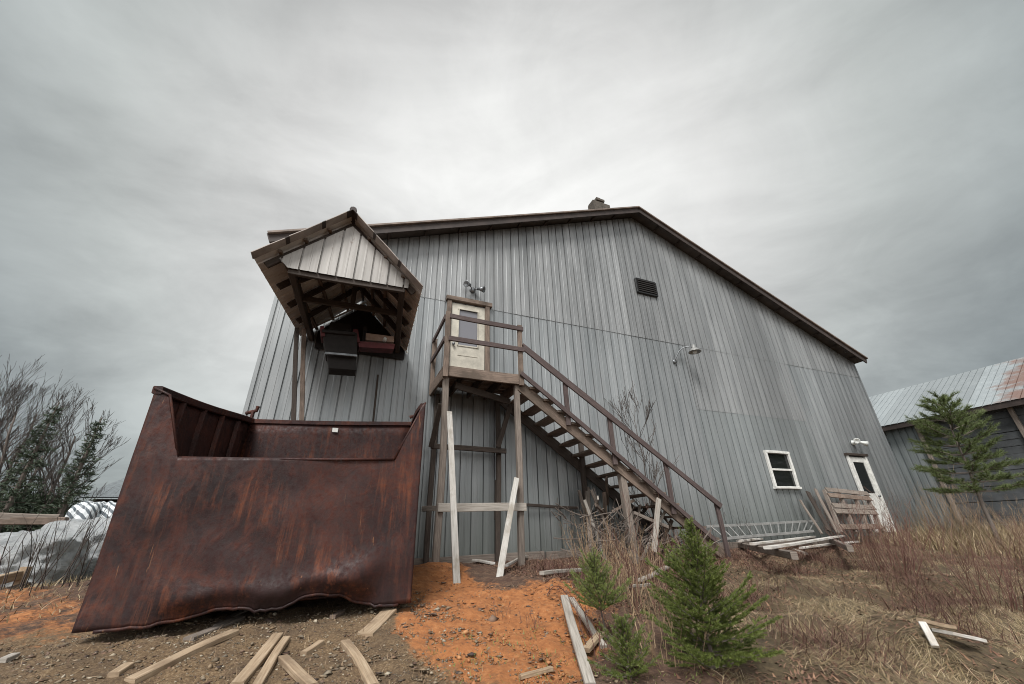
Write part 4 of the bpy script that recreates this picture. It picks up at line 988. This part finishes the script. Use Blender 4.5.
m_ = MB(); m_.add([(p0.x-.4, 30, p0.z-.0), (p1.x+3, 30, p0.z), (p1.x+3, 33, zt+.4), (p0.x+.6, 33, zt+.4)], [[0, 1, 2, 3]]); m_.add([(p0.x-.4, 30, p0.z-.06), (p1.x+3, 30, p0.z-.06), (p1.x+3, 33, zt+.34), (p0.x+.6, 33, zt+.34)], [[3, 2, 1, 0]]); m_.build('roof', simple('far_roof_grey', (.16, .18, .19), .6), cb_)
MB().lbox((p0.x, 30.3, -1), (p1.x+3, 36, p0.z-.05)).build('wall', W_dark, cb_)
# wrapped lumber
def lump(name, c, r, m, label, cat, seed=0, flat=4., group=None, n=48, amp=.12):
    vs = []; 
    for j in range(n//2+1):
        for i in range(n):
            th = 2*PI*i/n; ph = PI*j/(n//2)-PI/2; v = Vector((math.cos(th)*math.cos(ph), math.sin(th)*math.cos(ph), math.sin(ph)))
            k = (abs(v.x)**flat+abs(v.y)**flat+abs(v.z)**flat)**(-1/flat); p = v*k; p = p*(1+amp*noise.fractal(p*1.8+Vector((seed, 0, 0)), .8, 2., 4)+amp*.5*(abs(noise.noise(p*6+Vector((seed, 9, 0))))-.2))
            vs.append(Vector(c)+Vector((p.x*r[0], p.y*r[1], p.z*r[2])))
    m_ = MB(); m_.add(vs, [[j*n+i, j*n+(i+1) % n, (j+1)*n+(i+1) % n, (j+1)*n+i] for j in range(n//2) for i in range(n)]); o = m_.build(name, m, None, True); return tag(o, label, cat, group)
def wl(px0, px1, pyt, Y, m, label, seed, flat=4., name='wrapped_lumber', dy=.9, zb=-.9, amp=.12):
    a, b = pt(px0, pyt, Y), pt(px1, pyt, Y); c = ((a.x+b.x)/2, Y+dy, (a.z+zb)/2); return lump(name, c, ((b.x-a.x)/2, dy, (a.z-zb)/2), m, label, 'lumber bundle', seed, flat, 'plastic wrapped lumber bundles', n=110, amp=amp)
wl(-40, 62, 533, 11.5, WRAP, 'crumpled white plastic wrapped bundle at the far left border', 1)
wl(28, 122, 519, 13.5, WRAP, 'larger crumpled white wrapped bundle close to the bin', 5)
wl(68, 99, 500, 16, BAG, 'striped wrapped bundle standing left of its twin on the white pile', 8, 5, amp=.05)
wl(99, 130, 500, 16.3, BAG, 'striped wrapped bundle partly hidden by the bin edge', 9, 5, amp=.05)
for k, (a, b, w, lab) in enumerate([((-20, 516), (60, 518), .16, 'upper brown beam lying on the wrapped lumber'), ((-20, 521), (66, 521), .18, 'lower brown beam on top of the wrapped lumber')]):
    plank(pt(*a, 14), pt(*b, 14), .2, w, W_brown if k else W_old, lab, 'beam', 'beam')
fr = thing('rail_fence', 'low yellowish rail fence piece at the left edge', 'fence', ptg(20, 600))
MB().beam(pt(-12, 583, 7.6), pt(27, 573, 8.2), .07, .11).build('rail', W_tan, fr); MB().beam(pt(-12, 598, 7.6), pt(27, 586, 8.2), .07, .09).build('rail', W_brown, fr)
p = pt(25, 571, 8.1); MB().beam((p.x, 8.1, gz(p.x, 8.1)-.1), (p.x, 8.1, p.z+.05), .09, .09, uz(1)).build('post', W_tan, fr)
# shrubs of stems
def stems(root, n, H, rad, label, m, name='bare_shrub', group=None, depth=2, thick=.0052, spread=.35, minr=.0012, kids=(2, 3), cat='shrub', kind=None):
    mb = MB(); root = Vector(root)
    for _ in range(n):
        a = random.uniform(0, 6.3); q = rad*math.sqrt(random.random()); x, y = root.x+q*math.cos(a), root.y+q*math.sin(a); d = Vector((math.cos(a)*spread*q/rad+random.gauss(0, .09), math.sin(a)*spread*q/rad+random.gauss(0, .09), 1))
        grow(mb, (x, y, gz(x, y)-.02), d, H*random.uniform(.55, 1.1), thick*random.uniform(.6, 1.2), depth, .45, .25, 3, 4, kids, .38, minr, .15)
    o = mb.build(name, m); tag(o, label, cat, group, kind); return o
def groot(px_, py_): v = ptg(px_, py_); return v
G1 = 'red stemmed shrubs in the brush'
stems(groot(893, 575), 85, .95, .34, 'dense reddish bare shrub in front of the pallet', REDST, group=G1)
stems(groot(925, 560), 30, .8, .4, 'thinner reddish bare shrub right of the pallet', REDST, group=G1)
stems(groot(1000, 605), 60, .75, .3, 'tall dark reddish shrub at the right edge', REDST, group=G1)
stems(groot(1030, 570), 30, .8, .4, 'reddish shrub cut by the right border behind the tall one', REDST, group=G1)
p = Vector((15.6, 6.6, 0)); stems(p, 50, .9, .6, 'high pale brown brush beside the white door', TANST, group=G1)
p = Vector((17.3, 5.9, 0)); stems(p, 90, .9, .9, 'tan brush under the left side of the pine', TANST, group=G1)
p = Vector((17.0, 4.9, 0)); stems(p, 90, .75, .9, 'tan brush around the pine trunk', TANST, group=G1)
p = Vector((15.0, 4.2, 0)); stems(p, 30, .7, .8, 'low brush right of the pine trunk', REDST, group=G1)
p = Vector((17.8, 7.6, 0)); stems(p, 80, 1.5, .7, 'brush filling the gap between barn corner and long shed', TANST, group=G1)
p = Vector((12.1, 7.2, 0)); stems(p, 34, 1.0, .25, 'tangled brown shrub left of the leaning pallet', REDST, group=G1)
G2 = 'dead weeds around the saplings'
stems(groot(652, 612), 22, .8, .22, 'dark brown dead weeds between the two saplings', REDST, 'dead_weeds', G2, 2)
stems(groot(625, 600), 40, .6, .3, 'straw coloured weeds behind the slender sapling', TANST, 'dead_weeds', G2, 1, .004)
stems(groot(640, 578), 45, .55, .5, 'dense dead weeds under the middle of the stairs', TANST, 'dead_weeds', G2, 1, .005)
stems(groot(600, 572), 40, .7, .4, 'dead weeds at the left of the stair support post', TANST, 'dead_weeds', G2, 1, .005)
stems(groot(690, 566), 40, .6, .4, 'dead weeds at the foot of the stair flight', REDST, 'dead_weeds', G2, 1, .005)
stems(groot(672, 660), 26, .5, .2, 'straw weeds at the left skirt of the large sapling', TANST, 'dead_weeds', G2, 1, .0035)
stems(groot(600, 655), 10, .5, .12, 'thin dark stems beside the grey frame boards', REDST, 'dead_weeds', G2, 1, .004)
stems(groot(45, 590), 14, .9, .45, 'dark bare weeds in front of the wrapped lumber', TWIG, 'dead_weeds', 'weeds at the left', 1, .007)
stems(groot(80, 585), 12, .9, .35, 'dark bare weeds right beside the bin edge', TWIG, 'dead_weeds', 'weeds at the left', 1, .007)
stems(groot(8, 592), 9, 1.0, .3, 'dark bare weeds near the rail fence', TWIG, 'dead_weeds', 'weeds at the left', 1, .007)
stems(groot(500, 617), 8, .12, .1, 'small tuft of dark weeds on the orange soil', REDST, 'dead_weeds', None, 1, .002)
stems(groot(528, 628), 10, .16, .1, 'larger tuft of dark weeds low on the orange soil', REDST, 'dead_weeds', None, 1, .002)
p = pt(744, 520, 7.25); stems(Vector((p.x, 7.25, 0)), 7, .75, .15, 'thin dark weed rising behind the ladder', TWIG, 'dead_weeds', None, 2, .004)
p = pt(733, 520, 7.3); stems(Vector((p.x-.3, 7.3, 0)), 6, .6, .15, 'small dark weed at the left end of the ladder', TWIG, 'dead_weeds', None, 2, .004)
b = pt(643, 470, 7.1); bare_tree(Vector((b.x, 7.1, gz(b.x, 7.1))), pt(636, 385, 7.1).z-gz(b.x, 7.1), 'thin bare sapling growing up between the stairs and wall', .024, 4, .0045, name='bare_sapling', m=TWIG, kids=(2, 4), spread=.6)
# arching brambles over orange soil
mb = MB()
for a, b, c_ in (((545, 585), (600, 620), (585, 560)), ((540, 575), (612, 600), (590, 562)), ((590, 640), (548, 600), (560, 590)), ((560, 570), (590, 610), (600, 575))):
    A_, B_, C_ = onground(*a, .02), onground(*b, .05), onground(*c_, .2); mb.tube([A_.lerp(C_, t).lerp(C_.lerp(B_, t), t) for t in [i/8 for i in range(9)]], .004, 4)
tag(mb.build('bramble', REDST), 'thin arching bramble canes over the edge of the orange soil', 'bramble')

# dry grass, litter
def blades(name, n, pos, m, ln, wd, flat, label, cat, segs=3, clump=None):
    Vs = np.zeros((n, (segs+1)*2, 3)); 
    for k in range(n):
        x, y = pos(); z = gz(x, y); a = random.uniform(0, 6.3)
        if clump: a = clump(x, y)+random.gauss(0, .7)
        L_ = ln*random.uniform(.5, 1.4); el = random.uniform(*flat); h = np.array([math.cos(a), math.sin(a)]); w = wd*random.uniform(.6, 1.3); nx_ = -h[1]*w; ny_ = h[0]*w
        px_, py_, pz_ = x, y, z
        for s in range(segs+1):
            ww = 1-s/(segs+.3); Vs[k, 2*s] = (px_-nx_*ww, py_-ny_*ww, pz_); Vs[k, 2*s+1] = (px_+nx_*ww, py_+ny_*ww, pz_)
            st_ = L_/segs; px_ += h[0]*math.cos(el)*st_; py_ += h[1]*math.cos(el)*st_; pz_ += math.sin(el)*st_; el -= random.uniform(.1, .6); 
            if pz_ < gz(px_, py_)+.004: pz_ = gz(px_, py_)+.004+.01*random.random(); el = max(el, 0)
    m_ = (segs+1)*2; base = np.arange(n)[:, None, None]*m_; q = np.array([[2*s, 2*s+1, 2*s+3, 2*s+2] for s in range(segs)])[None]; Fc = (base+q).reshape(-1, 4)
    o = rawmesh(name, Vs.reshape(-1, 3), Fc, m, k=4); tag(o, label, cat, kind='stuff'); return o
def gr_pos():
    while True:
        # more blades close to the camera
        y = 1.4+5.2*random.random()**1.6; x = 2.0+random.random()*(3.5+y*1.9)
        wgt = .28+noise.noise((x*1.5, y*1.9, 11))*1.7+.2*sm(4.5, 2.5, y)
        if x < 2.5+.25*y-.6: continue
        if random.random() < wgt: return x, y
clf = lambda x, y: 3.5*noise.noise((x*.9, y*.9, 21))+.4
blades('dry_grass', 36000, gr_pos, STRAW, .2, .0026, (.0, .42), 'matted dry tan grass over the ground right of the spruces', 'grass', clump=clf)
def lit_pos():
    while True:
        x = random.uniform(2.2, 13); y = random.uniform(2., 7.3)
        if random.random() < .35+.9*noise.noise((x*.8, y*.8, 31))+.25*sm(4, 5.5, y): return x, y
blades('leaf_litter', 24000, lit_pos, LITTER, .06, .010, (-.1, .5), 'red-brown leaf litter between the dry grass and the barn', 'leaf litter', 2)
def dead_pos():
    while True:
        x = random.uniform(2.6, 11); y = random.uniform(2.2, 6.6)
        if random.random() < .1+1.5*noise.noise((x*.9, y*1.1, 51)): return x, y
blades('dead_brush', 9000, dead_pos, REDST, .3, .0026, (.15, 1.2), 'dark reddish dead stalks matted among the dry grass', 'brush', 3)
blades('fallen_twigs', 8000, lit_pos, REDST, .22, .0022, (0, .45), 'fallen brown twigs and stalks scattered before the barn', 'twigs', 3)
def soil_pos():
    f = rnd_in(ORANGE[0]); return f()
def s2():
    while True:
        x = random.uniform(-2.0, 2.6); y = random.uniform(2.5, 5.2)
        if random.random() < .5+noise.noise((x*2, y*2, 41)): return x, y
blades('soil_weeds', 1500, s2, TANST, .05, .002, (.1, 1.2), 'sparse short dead sprigs on the soil and gravel', 'weeds', 2)
def green_pos():
    f = rnd_in([(.7, 3.6), (2.4, 3.9), (2.6, 2.5), (1.0, 2.4)]); return f()
blades('ground_sprigs', 700, green_pos, SPRUCE2, .035, .003, (.2, 1.2), 'tiny olive green sprigs low on the orange soil', 'weeds', 2)
far_pos = lambda: (random.uniform(12.5, 20.5), random.uniform(2, 7.2))
blades('tall_dry_grass', 14000, far_pos, STRAW, .6, .005, (.5, 1.4), 'tall tan grass near the pine and the long shed', 'grass')
lf_pos = lambda: (random.uniform(-8, -1.7), random.uniform(5.2, 10))
blades('edge_grass', 5000, lf_pos, STRAW, .12, .004, (.2, 1.2), 'thin dry grass near the wrapped lumber', 'grass')

# ------------------------------------------------------------------ WORLD
w = bpy.data.worlds.new('World'); S.world = w; w.use_nodes = True; nt = w.node_tree; bg = nt.nodes['Background']
sky = N(nt, 'ShaderNodeTexSky', sky_type='NISHITA'); sky.sun_disc = False
GLOW = ray(500, 130).normalized(); SUN = Vector((-.45, -.62, 1.0)).normalized(); el = math.asin(SUN.z); az = math.atan2(SUN.x, SUN.y)
sky.sun_elevation = el; sky.sun_rotation = az
tc = N(nt, 'ShaderNodeTexCoord'); sx = N(nt, 'ShaderNodeSeparateXYZ'); nt.links.new(tc.outputs['Generated'], sx.inputs[0])
# cloud sheet coordinates: direction / height
zc = math_(nt, 'MAXIMUM', math_(nt, 'ADD', sx.outputs['Z'], .32), .15)
cx = N(nt, 'ShaderNodeCombineXYZ'); nt.links.new(math_(nt, 'DIVIDE', sx.outputs['X'], zc), cx.inputs[0]); nt.links.new(math_(nt, 'DIVIDE', sx.outputs['Y'], zc), cx.inputs[1])
mp = N(nt, 'ShaderNodeMapping'); mp.inputs['Scale'].default_value = (1.25, 1.4, 1); mp.inputs['Rotation'].default_value = (0, 0, .5); mp.inputs['Location'].default_value = (3.1, 1.7, 0); nt.links.new(cx.outputs[0], mp.inputs[0])
c1_ = nz(nt, mp.outputs[0], .9, 8, .55, .8); c2_ = nz(nt, mp.outputs[0], 3.2, 6, .6, .6)
vd = N(nt, 'ShaderNodeVectorMath', operation='DOT_PRODUCT'); nt.links.new(tc.outputs['Generated'], vd.inputs[0]); vd.inputs[1].default_value = GLOW
vdn = math_(nt, 'ADD', math_(nt, 'MULTIPLY', math_(nt, 'SUBTRACT', 1., math_(nt, 'MAXIMUM', sx.outputs['Z'], 0.)), .32), math_(nt, 'SUBTRACT', vd.outputs['Value'], .085))
glow = ramp(nt, vdn, [(0., 1.0), (.14, .6), (.3, (.15, .175, .18)), (.5, (.12, .15, .16)), (.66, (.21, .235, .242)), (.8, (.36, .378, .375)), (.91, .52), (1., .64)])
cl = math_(nt, 'ADD', math_(nt, 'MULTIPLY', c1_, .75), math_(nt, 'MULTIPLY', c2_, .25))
tex = ramp(nt, cl, [(.34, .66), (.5, .95), (.64, 1.18)])
cloud = mix(nt, 1., glow, tex, 'MULTIPLY'); cloud = mix(nt, 1., cloud, (1.0, 1.0, .975), 'MULTIPLY')
sc_ = mix(nt, 1., cloud, (10., 10., 10.), 'MULTIPLY')
fin = mix(nt, .94, sky.outputs[0], sc_)
nt.links.new(fin, bg.inputs[0]); bg.inputs[1].default_value = .1
sd = bpy.data.lights.new('sun', 'SUN'); sd.energy = 2.9; sd.angle = math.radians(22); sd.color = (1, .975, .94)
so_ = bpy.data.objects.new('sun', sd); COL.objects.link(so_); so_.rotation_euler = SUN.to_track_quat('Z', 'Y').to_euler()
vs_ = S.view_settings; vs_.view_transform = 'Standard'; vs_.look = 'None'; vs_.gamma = 1; vs_.use_curve_mapping = False; vs_.exposure = .55
S.cycles.max_bounces = 6; S.cycles.diffuse_bounces = 3; S.cycles.use_denoising = True; S.cycles.filter_width = 1.0
